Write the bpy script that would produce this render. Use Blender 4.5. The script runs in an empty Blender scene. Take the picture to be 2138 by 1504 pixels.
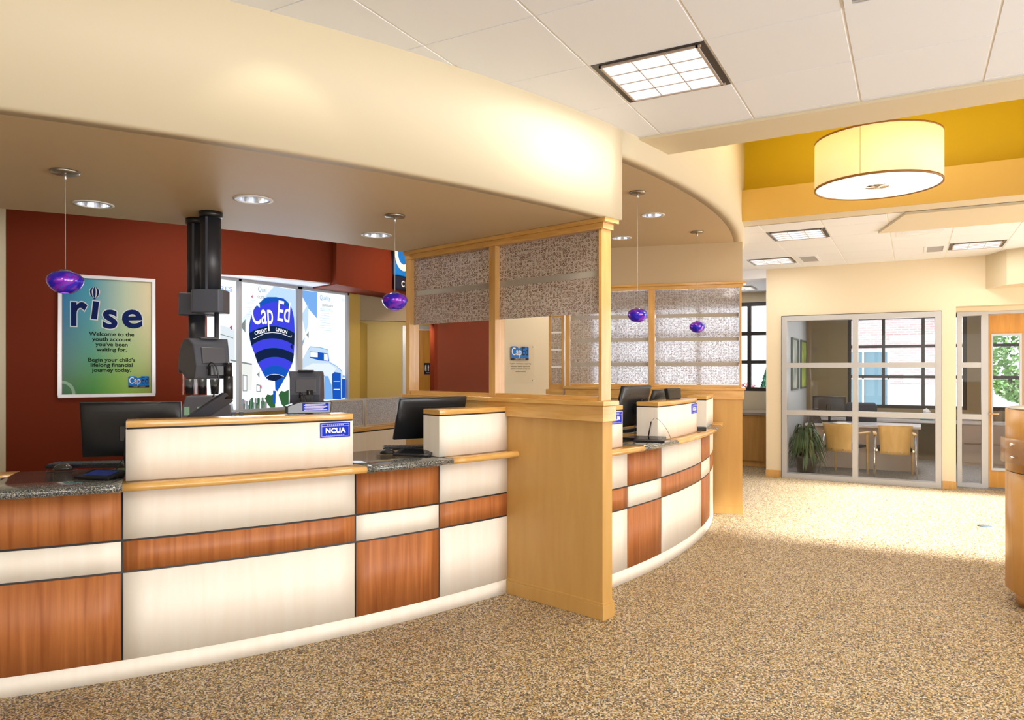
import bpy, math, random
from math import sin, cos, pi, radians, degrees, atan2, sqrt, hypot
from mathutils import Matrix, Vector
random.seed(7)
S = bpy.context.scene
COL = S.collection

# ------------------------------------------------------------------ camera
W, H, FPX = 2138, 1504, 1505.0
CX, HY, CAMZ = 1069.0, 770.0, 1.65
YAW = math.atan((1905 - 1069) / FPX)
cam = bpy.data.cameras.new('camera')
cam.sensor_fit = 'HORIZONTAL'; cam.sensor_width = 36.0
cam.lens = 36.0 * FPX / W
cam.shift_y = (HY - H / 2) / W
cam.clip_start = 0.05; cam.clip_end = 300
cam_o = bpy.data.objects.new('camera', cam); COL.objects.link(cam_o)
cam_o.location = (0, 0, CAMZ); cam_o.rotation_euler = (pi / 2, 0, YAW)
S.camera = cam_o

# ------------------------------------------------------------------ view, world, sun, big lights
vs = S.view_settings
S.display_settings.display_device = 'sRGB'
vs.view_transform = 'Standard'; vs.look = 'None'; vs.gamma = 1.0; vs.use_curve_mapping = False
vs.exposure = 0.0
S.cycles.use_denoising = True
S.cycles.max_bounces = 10; S.cycles.diffuse_bounces = 5; S.cycles.transparent_max_bounces = 16
S.cycles.transmission_bounces = 8; S.cycles.caustics_reflective = False; S.cycles.caustics_refractive = False
S.cycles.sample_clamp_indirect = 6.0

world = bpy.data.worlds.new('sky'); S.world = world; world.use_nodes = True
wn = world.node_tree.nodes; wn.clear()
wo = wn.new('ShaderNodeOutputWorld'); wb = wn.new('ShaderNodeBackground')
wb.inputs[0].default_value = (0.86, 0.93, 1.0, 1); wb.inputs[1].default_value = 3.2
world.node_tree.links.new(wb.outputs[0], wo.inputs[0])

def lamp(name, kind, loc, energy, color=(1, 1, 1), aim=None, size=1.0, size_y=None, spot=None, blend=.5, parent=None):
    l = bpy.data.lights.new(name, kind); l.energy = energy; l.color = color
    if kind == 'AREA':
        l.shape = 'RECTANGLE' if size_y else 'SQUARE'; l.size = size
        if size_y: l.size_y = size_y
    elif kind == 'SUN': l.angle = size
    else: l.shadow_soft_size = size
    if kind == 'SPOT': l.spot_size = spot; l.spot_blend = blend
    o = bpy.data.objects.new(name, l); COL.objects.link(o); o.location = loc
    if aim is not None:
        o.rotation_euler = (Vector(aim) - Vector(loc)).to_track_quat('-Z', 'Y').to_euler()
    if parent:
        o.parent = parent; o.matrix_parent_inverse = M0(parent).inverted()
    return o

# low sun through an assumed, unglazed opening on the right, beyond the round kiosk
lamp('sun', 'SUN', (9, 8, 5), 36.0, (1, .97, .95), aim=(9 - 2.4, 8.0, 5 - 1.05), size=radians(7))
# area lamps added for assumed daylight from the right, no windows built, and an unseen fill added behind the camera
for yy in (-2.2, 0.6, 3.4):
    lamp('added_side_fill', 'AREA', (4.5, yy, 1.30), 145, (.95, .975, 1.0), aim=(0, yy + .3, .95), size=2.4, size_y=2.0)  # added lamps in front of a solid wall, no window there
lamp('added_side_fill', 'AREA', (4.5, 9.2, 1.2), 30, (.97, .98, 1), aim=(0, 8.2, .9), size=2.9, size_y=2.4)  # added lamp just inside the assumed wall opening
lamp('rear_fill', 'AREA', (0.6, -4.6, 1.6), 42, (.95, .97, 1), aim=(0.2, 0, 1.9), size=5.0, size_y=2.4)  # added fill light only, no entrance is built here

# ------------------------------------------------------------------ helpers
def M0(o):
    if o is None: return Matrix.Identity(4)
    return Matrix.Translation(o.location) @ o.rotation_euler.to_matrix().to_4x4()

def tag(o, label=None, cat=None, group=None, kind=None):
    if label: o['label'] = label
    if cat: o['category'] = cat
    if group: o['group'] = group
    if kind: o['kind'] = kind
    return o

def empty(name, label, cat, loc, rz=0.0, group=None):
    o = bpy.data.objects.new(name, None); COL.objects.link(o)
    o.empty_display_size = .1
    o.location = loc; o.rotation_euler = (0, 0, rz)
    return tag(o, label, cat, group)

def root_of(p):
    while p is not None and p.parent is not None: p = p.parent
    return p

class MB:
    """collects shapes, builds ONE mesh object; vertices in the thing's own space (world=True: world space)"""
    def __init__(s): s.v = []; s.f = []; s.sm = []
    def add(s, vs_, fs, smooth=False, M=None):
        b = len(s.v)
        for p in vs_:
            p = Vector(p)
            if M is not None: p = M @ p
            s.v.append(tuple(p))
        for f in fs: s.f.append([b + i for i in f]); s.sm.append(smooth)
        return s
    def box(s, x0, x1, y0, y1, z0, z1, M=None):
        vs_ = [(x, y, z) for z in (z0, z1) for (x, y) in ((x0, y0), (x1, y0), (x1, y1), (x0, y1))]
        return s.add(vs_, [(0, 3, 2, 1), (4, 5, 6, 7), (0, 1, 5, 4), (1, 2, 6, 5), (2, 3, 7, 6), (3, 0, 4, 7)], False, M)
    def cyl(s, p0, p1, r0, r1=None, n=24, M=None, smooth=True):
        r1 = r0 if r1 is None else r1
        p0, p1 = Vector(p0), Vector(p1); d = (p1 - p0).normalized()
        a = d.orthogonal().normalized(); b = d.cross(a)
        vs_ = [p0 + a * r0 * cos(2 * pi * i / n) + b * r0 * sin(2 * pi * i / n) for i in range(n)]
        vs_ += [p1 + a * r1 * cos(2 * pi * i / n) + b * r1 * sin(2 * pi * i / n) for i in range(n)]
        s.add(vs_, [(i, (i + 1) % n, n + (i + 1) % n, n + i) for i in range(n)], smooth, M)
        s.add(vs_[:n], [tuple(range(n - 1, -1, -1))], False, M); s.add(vs_[n:], [tuple(range(n))], False, M)
        return s
    def tube(s, pts, r, n=8, sub=6, M=None):
        P = [Vector(p) for p in pts]
        if len(P) > 2 and sub > 1:
            Q = []
            for i in range(len(P) - 1):
                a, b, c, d = P[max(i - 1, 0)], P[i], P[i + 1], P[min(i + 2, len(P) - 1)]
                for k in range(sub):
                    t = k / sub
                    Q.append(.5 * ((2 * b) + (c - a) * t + (2 * a - 5 * b + 4 * c - d) * t * t + (3 * b - a - 3 * c + d) * t ** 3))
            Q.append(P[-1]); P = Q
        vs_ = []; ref = None
        for i, p in enumerate(P):
            d = (P[min(i + 1, len(P) - 1)] - P[max(i - 1, 0)]).normalized()
            if ref is None: ref = d.orthogonal().normalized()
            ref = (ref - d * ref.dot(d)).normalized(); b = d.cross(ref)
            vs_ += [p + ref * r * cos(2 * pi * k / n) + b * r * sin(2 * pi * k / n) for k in range(n)]
        fs = [(i * n + k, i * n + (k + 1) % n, (i + 1) * n + (k + 1) % n, (i + 1) * n + k) for i in range(len(P) - 1) for k in range(n)]
        fs += [tuple(range(n - 1, -1, -1)), tuple((len(P) - 1) * n + k for k in range(n))]
        return s.add(vs_, fs, True, M)
    def lathe(s, prof, c=(0, 0, 0), n=40, M=None, smooth=True):
        vs_ = []; m = len(prof)
        for i in range(n):
            a = 2 * pi * i / n
            vs_ += [(c[0] + r * cos(a), c[1] + r * sin(a), c[2] + z) for r, z in prof]
        fs = [(i * m + j, ((i + 1) % n) * m + j, ((i + 1) % n) * m + j + 1, i * m + j + 1) for i in range(n) for j in range(m - 1)]
        return s.add(vs_, fs, smooth, M)
    def prism(s, poly, z0, z1, M=None):
        n = len(poly)
        vs_ = [(x, y, z0) for x, y in poly] + [(x, y, z1) for x, y in poly]
        return s.add(vs_, [tuple(range(n - 1, -1, -1)), tuple(range(n, 2 * n))] + [(i, (i + 1) % n, n + (i + 1) % n, n + i) for i in range(n)], False, M)
    def slab_xz(s, poly, y0, y1, M=None):
        """polygon in the x-z plane given thickness along y"""
        n = len(poly)
        vs_ = [(x, y0, z) for x, z in poly] + [(x, y1, z) for x, z in poly]
        return s.add(vs_, [tuple(range(n)), tuple(range(2 * n - 1, n - 1, -1))] + [(i, n + i, n + (i + 1) % n, (i + 1) % n) for i in range(n)], False, M)
    def arc(s, c, prof, a0, a1, n=None, M=None, smooth=True):
        """closed (r, z) profile swept round centre c from angle a0 to a1 (degrees)"""
        n = n or max(2, int(abs(a1 - a0) / .9) + 1); m = len(prof); vs_ = []
        for i in range(n + 1):
            a = radians(a0 + (a1 - a0) * i / n)
            vs_ += [(c[0] + r * cos(a), c[1] + r * sin(a), z) for r, z in prof]
        for j in range(m):
            jj = (j + 1) % m
            q = [vs_[i * m + k] for i in range(n + 1) for k in (j, jj)]
            s.add(q, [(2 * i, 2 * i + 1, 2 * i + 3, 2 * i + 2) for i in range(n)], smooth, M)
        s.add([vs_[k] for k in range(m)], [tuple(range(m - 1, -1, -1))], False, M)
        s.add([vs_[n * m + k] for k in range(m)], [tuple(range(m))], False, M)
        return s
    def build(s, name, mat, parent=None, world=False, bevel=0, seg=2, fix=True):
        me = bpy.data.meshes.new(name); me.from_pydata(s.v, [], s.f)
        for p, k in zip(me.polygons, s.sm): p.use_smooth = k
        o = bpy.data.objects.new(name, me); COL.objects.link(o)
        if mat: me.materials.append(mat)
        if world:
            o.data.transform(M0(root_of(parent)).inverted())
        if parent is not None: o.parent = parent
        import bmesh
        bm = bmesh.new(); bm.from_mesh(me); bmesh.ops.remove_doubles(bm, verts=bm.verts, dist=1e-5)
        if fix: bmesh.ops.recalc_face_normals(bm, faces=bm.faces)
        bm.to_mesh(me); bm.free()
        if bevel:
            m = o.modifiers.new('bevel', 'BEVEL'); m.width = bevel; m.segments = seg; m.limit_method = 'ANGLE'; m.angle_limit = radians(40)
        return o

def rect_r(r0, r1, z0, z1): return [(r0, z0), (r1, z0), (r1, z1), (r0, z1)]

def copy_tree(o, parent=None):
    c = o.copy(); COL.objects.link(c); c.parent = parent
    for ch in [x for x in bpy.data.objects if x.parent == o]: copy_tree(ch, c)
    return c

def lettering(name, string, height, mat, parent, loc, M=None, xs=1.0, align='CENTER', offset=0.0, depth=.001, shear=0, space=1.0, line=1.0):
    """raised lettering standing in the thing's x-z plane, facing -y"""
    cu = bpy.data.curves.new(name, 'FONT'); cu.body = string; cu.size = height; cu.align_x = align
    cu.offset = offset; cu.extrude = depth; cu.shear = shear; cu.space_character = space; cu.space_line = line; cu.resolution_u = 4
    t = bpy.data.objects.new(name, cu); COL.objects.link(t)
    dg = bpy.context.evaluated_depsgraph_get(); dg.update()
    me = bpy.data.meshes.new_from_object(t.evaluated_get(dg)); bpy.data.objects.remove(t); bpy.data.curves.remove(cu)
    me.name = name
    T = Matrix.Translation(loc) @ (M or Matrix.Identity(4)) @ Matrix.Rotation(pi / 2, 4, 'X') @ Matrix.Diagonal((xs, 1, 1, 1))
    me.transform(T)
    me.materials.clear(); me.materials.append(mat)
    o = bpy.data.objects.new(name, me); COL.objects.link(o); o.parent = parent
    return o

# ------------------------------------------------------------------ materials
def mat(name, col=(.5, .5, .5), rough=.5, metal=0.0, spec=None, emit=None, es=1.0, coat=0.0):
    m = bpy.data.materials.new(name); m.use_nodes = True
    b = m.node_tree.nodes['Principled BSDF']
    b.inputs['Base Color'].default_value = (*col, 1); b.inputs['Roughness'].default_value = rough
    b.inputs['Metallic'].default_value = metal; b.inputs['Coat Weight'].default_value = coat
    b.inputs['Coat Roughness'].default_value = .08
    if spec is not None: b.inputs['Specular IOR Level'].default_value = spec
    if emit: b.inputs['Emission Color'].default_value = (*emit, 1); b.inputs['Emission Strength'].default_value = es
    return m

def nodes(m): return m.node_tree.nodes, m.node_tree.links, m.node_tree.nodes['Principled BSDF']

def coords(m, scale=(1, 1, 1), world=True):
    N, L, b = nodes(m)
    if world:
        g = N.new('ShaderNodeNewGeometry'); out = g.outputs['Position']
    else:
        g = N.new('ShaderNodeTexCoord'); out = g.outputs['Object']
    mp = N.new('ShaderNodeMapping'); mp.inputs['Scale'].default_value = scale
    L.new(out, mp.inputs[0]); return mp.outputs[0]

def ramp(m, fac, stops, interp='LINEAR'):
    N, L, b = nodes(m)
    r = N.new('ShaderNodeValToRGB'); r.color_ramp.interpolation = interp
    e = r.color_ramp.elements
    e[0].position, e[0].color = stops[0][0], (*stops[0][1], 1)
    e[1].position, e[1].color = stops[-1][0], (*stops[-1][1], 1)
    for p, c in stops[1:-1]:
        k = e.new(p); k.color = (*c, 1)
    L.new(fac, r.inputs[0]); return r.outputs[0]

def grain(name, dark, light, rough=.35, scale=(7, 7, .55), detail=5, coat=0.0, contrast=(.3, .7)):
    m = mat(name, light, rough, coat=coat); N, L, b = nodes(m)
    c = coords(m, scale)
    n = N.new('ShaderNodeTexNoise'); n.inputs['Scale'].default_value = 3.0; n.inputs['Detail'].default_value = detail
    n.inputs['Distortion'].default_value = .6; L.new(c, n.inputs['Vector'])
    mid = tuple((a + d) / 2 for a, d in zip(dark, light))
    L.new(ramp(m, n.outputs[0], [(contrast[0], dark), (.5, mid), (contrast[1], light)]), b.inputs['Base Color'])
    return m

def paint(name, col, rough=.55, amount=.04):
    m = mat(name, col, rough); N, L, b = nodes(m)
    n = N.new('ShaderNodeTexNoise'); n.inputs['Scale'].default_value = 180; n.inputs['Detail'].default_value = 2
    L.new(coords(m), n.inputs['Vector'])
    bp = N.new('ShaderNodeBump'); bp.inputs['Strength'].default_value = amount; bp.inputs['Distance'].default_value = .002
    L.new(n.outputs[0], bp.inputs['Height']); L.new(bp.outputs[0], b.inputs['Normal']); return m

def speckle(name, scale, stops, rough=.4, coat=0.0, bump=0.0, amt=.35):
    m = mat(name, (.5, .5, .5), rough, coat=coat); N, L, b = nodes(m)
    v = N.new('ShaderNodeTexVoronoi'); v.inputs['Scale'].default_value = scale
    L.new(coords(m), v.inputs['Vector'])
    sp = N.new('ShaderNodeSeparateColor'); L.new(v.outputs['Color'], sp.inputs[0])
    col = ramp(m, sp.outputs[0], stops, 'CONSTANT')
    n = N.new('ShaderNodeTexNoise'); n.inputs['Scale'].default_value = scale * 1.7; L.new(coords(m), n.inputs['Vector'])
    mx = N.new('ShaderNodeMix'); mx.data_type = 'RGBA'; mx.blend_type = 'MULTIPLY'; mx.inputs['Factor'].default_value = amt
    L.new(col, mx.inputs['A']); L.new(ramp(m, n.outputs[0], [(.35, (.3, .3, .3)), (.6, (1, 1, 1))]), mx.inputs['B'])
    L.new(mx.outputs['Result'], b.inputs['Base Color'])
    if bump:
        bp = N.new('ShaderNodeBump'); bp.inputs['Strength'].default_value = bump; bp.inputs['Distance'].default_value = .003
        L.new(v.outputs['Distance'], bp.inputs['Height']); L.new(bp.outputs[0], b.inputs['Normal'])
    return m

def emitter(name, col, st):
    m = bpy.data.materials.new(name); m.use_nodes = True; N = m.node_tree.nodes; N.clear()
    o = N.new('ShaderNodeOutputMaterial'); e = N.new('ShaderNodeEmission')
    e.inputs[0].default_value = (*col, 1); e.inputs[1].default_value = st
    m.node_tree.links.new(e.outputs[0], o.inputs[0]); return m

def glass(name, tint=(1, 1, 1), refl=1.0):
    m = bpy.data.materials.new(name); m.use_nodes = True; N = m.node_tree.nodes; L = m.node_tree.links; N.clear()
    o = N.new('ShaderNodeOutputMaterial'); t = N.new('ShaderNodeBsdfTransparent'); g = N.new('ShaderNodeBsdfGlossy')
    g.inputs['Roughness'].default_value = .02; t.inputs[0].default_value = (*tint, 1)
    lw = N.new('ShaderNodeLayerWeight'); lw.inputs['Blend'].default_value = .5
    pw_ = N.new('ShaderNodeMath'); pw_.operation = 'POWER'; L.new(lw.outputs['Facing'], pw_.inputs[0]); pw_.inputs[1].default_value = 4
    fr = N.new('ShaderNodeMath'); fr.operation = 'MULTIPLY_ADD'; L.new(pw_.outputs[0], fr.inputs[0]); fr.inputs[1].default_value = .45; fr.inputs[2].default_value = .025
    mx = N.new('ShaderNodeMixShader'); L.new(fr.outputs[0], mx.inputs[0]); L.new(t.outputs[0], mx.inputs[1]); L.new(g.outputs[0], mx.inputs[2])
    L.new(mx.outputs[0], o.inputs[0]); return m

def bubble_film(name):
    """rippled glass with a film printed all over with small brown rings"""
    m = bpy.data.materials.new(name); m.use_nodes = True; N = m.node_tree.nodes; L = m.node_tree.links; N.clear()
    o = N.new('ShaderNodeOutputMaterial')
    tc = N.new('ShaderNodeTexCoord'); sx = N.new('ShaderNodeSeparateXYZ'); L.new(tc.outputs['Object'], sx.inputs[0])
    cb = N.new('ShaderNodeCombineXYZ'); L.new(sx.outputs['X'], cb.inputs[0]); L.new(sx.outputs['Z'], cb.inputs[1])
    def mth(op, a, b_=None):
        k = N.new('ShaderNodeMath'); k.operation = op
        for i, v in enumerate((a, b_)):
            if v is None: continue
            if isinstance(v, (int, float)): k.inputs[i].default_value = v
            else: L.new(v, k.inputs[i])
        return k.outputs[0]
    rings = None
    for sc, off, wd, keep in ((36, 0, .05, .04), (60, 3.3, .06, .3)):
        mp = N.new('ShaderNodeMapping'); mp.inputs['Location'].default_value = (off, off * 1.7, 0); L.new(cb.outputs[0], mp.inputs[0])
        v = N.new('ShaderNodeTexVoronoi'); v.voronoi_dimensions = '2D'; v.inputs['Scale'].default_value = sc; v.inputs['Randomness'].default_value = .62
        L.new(mp.outputs[0], v.inputs['Vector'])
        sp = N.new('ShaderNodeSeparateColor'); L.new(v.outputs['Color'], sp.inputs[0])
        rad = mth('ADD', mth('MULTIPLY', sp.outputs[0], .20), .16)
        dist = mth('ABSOLUTE', mth('SUBTRACT', v.outputs['Distance'], rad))
        width = mth('ADD', mth('MULTIPLY', sp.outputs[1], .04), wd - .02)
        hit_ = mth('MULTIPLY', mth('LESS_THAN', dist, width), mth('GREATER_THAN', sp.outputs[2], keep))
        rings = hit_ if rings is None else mth('MAXIMUM', rings, hit_)
    tr = N.new('ShaderNodeBsdfTransparent'); tr.inputs['Color'].default_value = (.93, .92, .93, 1)
    rf = N.new('ShaderNodeBsdfRefraction'); rf.inputs['Roughness'].default_value = .3; rf.inputs['IOR'].default_value = 1.15
    rf.inputs['Color'].default_value = (.95, .94, .95, 1)
    tl = N.new('ShaderNodeBsdfTranslucent'); tl.inputs[0].default_value = (.85, .84, .88, 1)
    df = N.new('ShaderNodeBsdfDiffuse'); df.inputs[0].default_value = (.66, .58, .54, 1)
    m0 = N.new('ShaderNodeMixShader'); m0.inputs[0].default_value = .5; L.new(tr.outputs[0], m0.inputs[1]); L.new(rf.outputs[0], m0.inputs[2])
    m1 = N.new('ShaderNodeMixShader'); m1.inputs[0].default_value = .22; L.new(m0.outputs[0], m1.inputs[1]); L.new(tl.outputs[0], m1.inputs[2])
    m2 = N.new('ShaderNodeMixShader'); m2.inputs[0].default_value = .24; L.new(m1.outputs[0], m2.inputs[1]); L.new(df.outputs[0], m2.inputs[2])
    rd = N.new('ShaderNodeBsdfDiffuse'); rd.inputs[0].default_value = (.17, .085, .028, 1)
    m3 = N.new('ShaderNodeMixShader'); L.new(mth('MULTIPLY', rings, .82), m3.inputs[0]); L.new(m2.outputs[0], m3.inputs[1]); L.new(rd.outputs[0], m3.inputs[2])
    gl = N.new('ShaderNodeBsdfGlossy'); gl.inputs['Roughness'].default_value = .15
    m4 = N.new('ShaderNodeMixShader'); m4.inputs[0].default_value = .05; L.new(m3.outputs[0], m4.inputs[1]); L.new(gl.outputs[0], m4.inputs[2])
    L.new(m4.outputs[0], o.inputs[0]); return m

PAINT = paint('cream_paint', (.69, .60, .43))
TAN = paint('shaded_soffit_paint', (.60, .46, .28), .5)  # cream paint on the soffit undersides, its warm shade put into the colour
WALLC = paint('warm_wall_paint', (.76, .65, .47))
BEIGE = paint('beige_wall_paint', (.70, .60, .42))
RED = paint('brick_red_paint', (.175, .024, .006), .7)
RED.node_tree.nodes['Principled BSDF'].inputs['Specular IOR Level'].default_value = .15
YELLOW = paint('deep_yellow_paint', (.68, .46, .002))
GOLD = paint('gold_paint', (.62, .40, .09))
MUSTARD = paint('mustard_paint', (.45, .30, .055))
DOORW = grain('orange_maple', (.50, .22, .03), (.62, .30, .05), .35)
TILE = paint('ceiling_tile_white', (.82, .85, .92), .9, .15)
TGRID = mat('ceiling_grid_beige', (.86, .85, .84), .6)
MAPLE = grain('honey_maple', (.56, .29, .075), (.68, .39, .125), .28, (5, 5, .8), 4, coat=.35)
MAPLEH = grain('honey_maple_level_grain', (.60, .32, .08), (.74, .44, .14), .25, (1.2, 1.2, 12), 4, coat=.4)
PARTW = grain('maple_laminate_gold', (.53, .30, .085), (.58, .345, .105), .4, (4, 4, .6), 3)
CREAM = grain('pale_maple_laminate', (.88, .80, .69), (.91, .85, .76), .55, (6, 6, .5), 4)
CHERRY = grain('cherry_laminate', (.33, .095, .022), (.53, .19, .055), .5, (9, 9, .45), 6)
DARKREV = mat('black_reveal', (.02, .02, .022), .5)
GRANITE = speckle('dark_granite', 320, [(0, (.03, .04, .045)), (.3, (.12, .125, .12)), (.48, (.05, .06, .07)), (.64, (.30, .30, .27)), (.82, (.50, .44, .30)), (.92, (.06, .07, .08))], .12, coat=.6)
FLOORM = speckle('pebble_speckled_floor', 135, [(0, (.04, .035, .03)), (.16, (.22, .135, .055)), (.30, (.58, .48, .33)), (.44, (.34, .22, .095)), (.57, (.72, .65, .52)), (.68, (.48, .29, .07)), (.79, (.13, .105, .08)), (.90, (.64, .48, .22))], .6, coat=0, bump=.25, amt=.45)
ALU = mat('grey_aluminium', (.50, .50, .51), .35, .25)
SILVER = mat('brushed_silver', (.72, .72, .72), .28, .9)
CHROME = mat('polished_chrome', (.85, .86, .88), .08, 1.0)
NICKEL = mat('dull_nickel', (.38, .35, .30), .3, .9)
BLACKP = mat('black_plastic', (.012, .012, .014), .32)
BLACKG = mat('glossy_black', (.008, .008, .01), .08)
GREYP = mat('charcoal_plastic', (.055, .06, .08), .4)
COLM = mat('dark_grey_column_plastic', (.022, .024, .032), .35)
WHITE = mat('white_paint', (.9, .9, .9), .4)
BLACKFR = mat('black_window_frame', (.02, .017, .016), .4)
GLASS = glass('clear_glass')
FILM = bubble_film('ring_patterned_film')
STRIP = mat('frosted_grey_strip', (.42, .38, .32), .5)
NBLUE = mat('bright_blue_sign', (.004, .03, .55), .6, spec=.15)
LBLUE = mat('logo_blue', (.005, .18, .62), .5, spec=.2)
NAVY = mat('sign_navy', (.005, .009, .03), .5, spec=.2)

def fabric_grey():
    m = mat('grey_speckled_fabric', (.3, .31, .33), .9); N, L, b = nodes(m)
    n = N.new('ShaderNodeTexNoise'); n.inputs['Scale'].default_value = 160; L.new(coords(m), n.inputs['Vector'])
    L.new(ramp(m, n.outputs[0], [(.35, (.24, .25, .29)), (.65, (.62, .64, .70))]), b.inputs['Base Color']); return m
FABRIC = fabric_grey()

# curve centres of the teller line and of the fascia above it
C1, R1 = (-9.777, 6.552), 7.426
C2, R2 = (-8.652, 6.678), 6.86
OF, RF = (-10.79, 6.54), 9.32
def polar(c, r, a, z=0.0): return (c[0] + r * cos(radians(a)), c[1] + r * sin(radians(a)), z)

# ------------------------------------------------------------------ the setting
def struct(name, mb, m, label=None, cat=None, parent=None, bevel=0):
    o = mb.build(name, m, parent, bevel=bevel)
    if parent is None: tag(o, label, cat, kind='structure')
    return o

struct('floor', MB().box(-13, 5, -6, 15.4, -.12, 0), FLOORM, 'floor of small brown, gold and cream pebbles', 'floor')

ZC, ZF, ZS1, ZS2 = 3.24, 3.17, 2.64, 3.084
def tiled(x0, x1, y0, y1, z, xs, ys):
    """tegular tiles with grooves between them, and the grid seen in the grooves"""
    t = MB(); g = MB().box(x0, x1, y0, y1, z + .004, z + .06)
    xx = [x0] + [x for x in xs if x0 < x < x1] + [x1]; yy = [y0] + [y for y in ys if y0 < y < y1] + [y1]
    for i in range(len(xx) - 1):
        for j in range(len(yy) - 1):
            e = .007
            t.box(xx[i] + e, xx[i + 1] - e, yy[j] + e * .5, yy[j + 1] - e * .5, z, z + .03)
    return t, g
XS = [-.27 + .61 * k for k in range(-8, 9)]; YS = [3.50 + .61 * k for k in range(-16, 3)]
t, g = tiled(-3.6, 4.6, -5, 4.764, ZC, XS, YS)
co = struct('ceiling', t, TILE, 'white suspended tile ceiling over the near lobby', 'ceiling')
struct('ceiling_grid', g, TGRID, parent=co)
XF = [-1.43 + .605 * k for k in range(-3, 11)]; YF = [9.05 + .655 * k for k in range(-3, 8)]
t, g = tiled(-3.5, 4.6, 7.95, 11.55, ZF, XF, YF)
co = struct('ceiling', t, TILE, 'white suspended tile ceiling by the glazed office', 'ceiling')
struct('ceiling_grid', g, TGRID, parent=co)
struct('ceiling', MB().box(-9, -1.96, 11.55, 13.7, 3.04, 3.09).box(-9, -1.96, 11.55, 11.6, 3.09, 3.3), TILE, 'low white ceiling over the passage by the far window', 'ceiling')
struct('ceiling', MB().arc(OF, rect_r(.02, RF - .125, 3.222, 3.238), -75, 60), TILE, 'ceiling of the staff area behind the teller line', 'ceiling')
struct('ceiling', MB().box(-1.96, 4.6, 11.72, 15.0, 2.75, 2.8), TILE, 'office ceiling behind the glazed wall', 'ceiling')
struct('ceiling_sky_block', MB().box(-13.2, 4.8, -5.2, 15.3, 4.4, 4.5), TILE, 'unseen roof slab added over the whole room to block sky light', 'ceiling')  # unseen slab added to keep sky light from leaking in

# recess over the drum lamp, with its beams
struct('trim_1', MB().prism([(-1.75, 4.764), (4.6, 4.764), (4.6, 4.98), (-1.75, 5.19)], 3.222, 4.4), PAINT, 'cream beam strip in front of the yellow ceiling recess', 'beam')
struct('trim_4', MB().box(-2.2, 4.6, 7.671, 7.97, 3.17, 3.487).box(-2.2, 4.6, 7.97, 8.3, 3.235, 3.30), PAINT, 'cream underside of the gold beam', 'beam')
struct('trim_2', MB().box(-2.2, 4.6, 7.65, 7.67, 3.17, 3.487), GOLD, 'gold beam across the far side of the ceiling recess', 'beam')
struct('trim_3', MB().prism([(-.06, 7.975), (4.6, 7.975), (4.6, 8.93), (-.33, 8.94)], 3.145, 3.169), PAINT, 'flat cream soffit panel beyond the gold beam', 'soffit')
struct('wall_recess', MB().box(-2.4, 4.6, 8.28, 8.4, 3.25, 4.35).box(-2.4, 4.6, 5.21, 8.28, 4.28, 4.35), YELLOW, 'deep yellow wall and top of the ceiling recess', 'wall')

# curved fascia and soffits
FA = -12.37
def fascia(a0, a1, z0, z1): return MB().arc(OF, rect_r(RF - .12, RF, z0, z1), a0, a1)
struct('wall_fascia', fascia(-75, FA, ZS1, 3.6), PAINT, 'curved cream fascia above the near teller counter', 'wall')
struct('wall_fascia', fascia(FA, 26, ZS2, 4.4), PAINT, 'curved cream fascia above the far teller counter', 'wall')
struct('wall_step', MB().arc(OF, rect_r(7.3, RF - .121, ZS1 + .002, ZS2 - .001), FA - .6, FA, n=2), PAINT, 'short face where the near soffit drops', 'wall')

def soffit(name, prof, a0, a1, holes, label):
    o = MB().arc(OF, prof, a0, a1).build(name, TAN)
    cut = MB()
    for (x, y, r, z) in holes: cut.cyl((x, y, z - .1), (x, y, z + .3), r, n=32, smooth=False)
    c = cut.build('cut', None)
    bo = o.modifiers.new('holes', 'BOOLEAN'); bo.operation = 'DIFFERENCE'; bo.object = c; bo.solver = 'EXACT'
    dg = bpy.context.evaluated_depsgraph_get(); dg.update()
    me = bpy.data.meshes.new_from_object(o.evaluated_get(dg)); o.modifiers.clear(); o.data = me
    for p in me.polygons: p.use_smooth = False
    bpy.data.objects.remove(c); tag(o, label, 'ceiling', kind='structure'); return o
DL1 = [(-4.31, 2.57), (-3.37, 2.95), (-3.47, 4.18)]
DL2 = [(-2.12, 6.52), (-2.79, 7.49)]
soffit('ceiling_soffit', rect_r(7.2, RF - .121, ZS1, ZS1 + .02), -75, FA - .01, [(x, y, .092, ZS1) for x, y in DL1], 'cream underside toned tan for shade over the near teller counter')
soffit('ceiling_soffit', rect_r(6.3, RF - .121, ZS2, ZS2 + .02), FA + .01, 16, [(x, y, .092, ZS2) for x, y in DL2], 'cream underside toned tan for shade over the far teller counter')

# far wall with the office glazing
def wall_with(name, m, label, y0, y1, x0, x1, z1, holes):
    """wall along x with rectangular openings (x0, x1, z0, z1)"""
    b = MB(); xs = x0
    for (hx0, hx1, hz0, hz1) in sorted(holes):
        b.box(xs, hx0, y0, y1, 0, z1)
        if hz0 > 0: b.box(hx0, hx1, y0, y1, 0, hz0)
        b.box(hx0, hx1, y0, y1, hz1, z1); xs = hx1
    b.box(xs, x1, y0, y1, 0, z1)
    return struct(name, b, m, label, 'wall')
wall_with('wall_office_front', WALLC, 'cream wall framing the glazed office', 11.55, 11.70, -1.96, .52, 3.20, [(-1.74, .355, 0, 2.45)])
struct('wall_office_front', MB().box(.52, 4.6, 11.55, 11.70, 2.50, 3.20).box(.42, .52, 11.70, 11.98, 0, 2.50).box(.52, 4.6, 11.70, 12.0, 2.50, 3.20).box(2.0, 4.6, 11.84, 11.98, 0, 2.5).box(.52, 2.0, 11.84, 12.0, 2.442, 2.5), WALLC, 'cream header and side of the recessed office doorway', 'wall')
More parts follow.
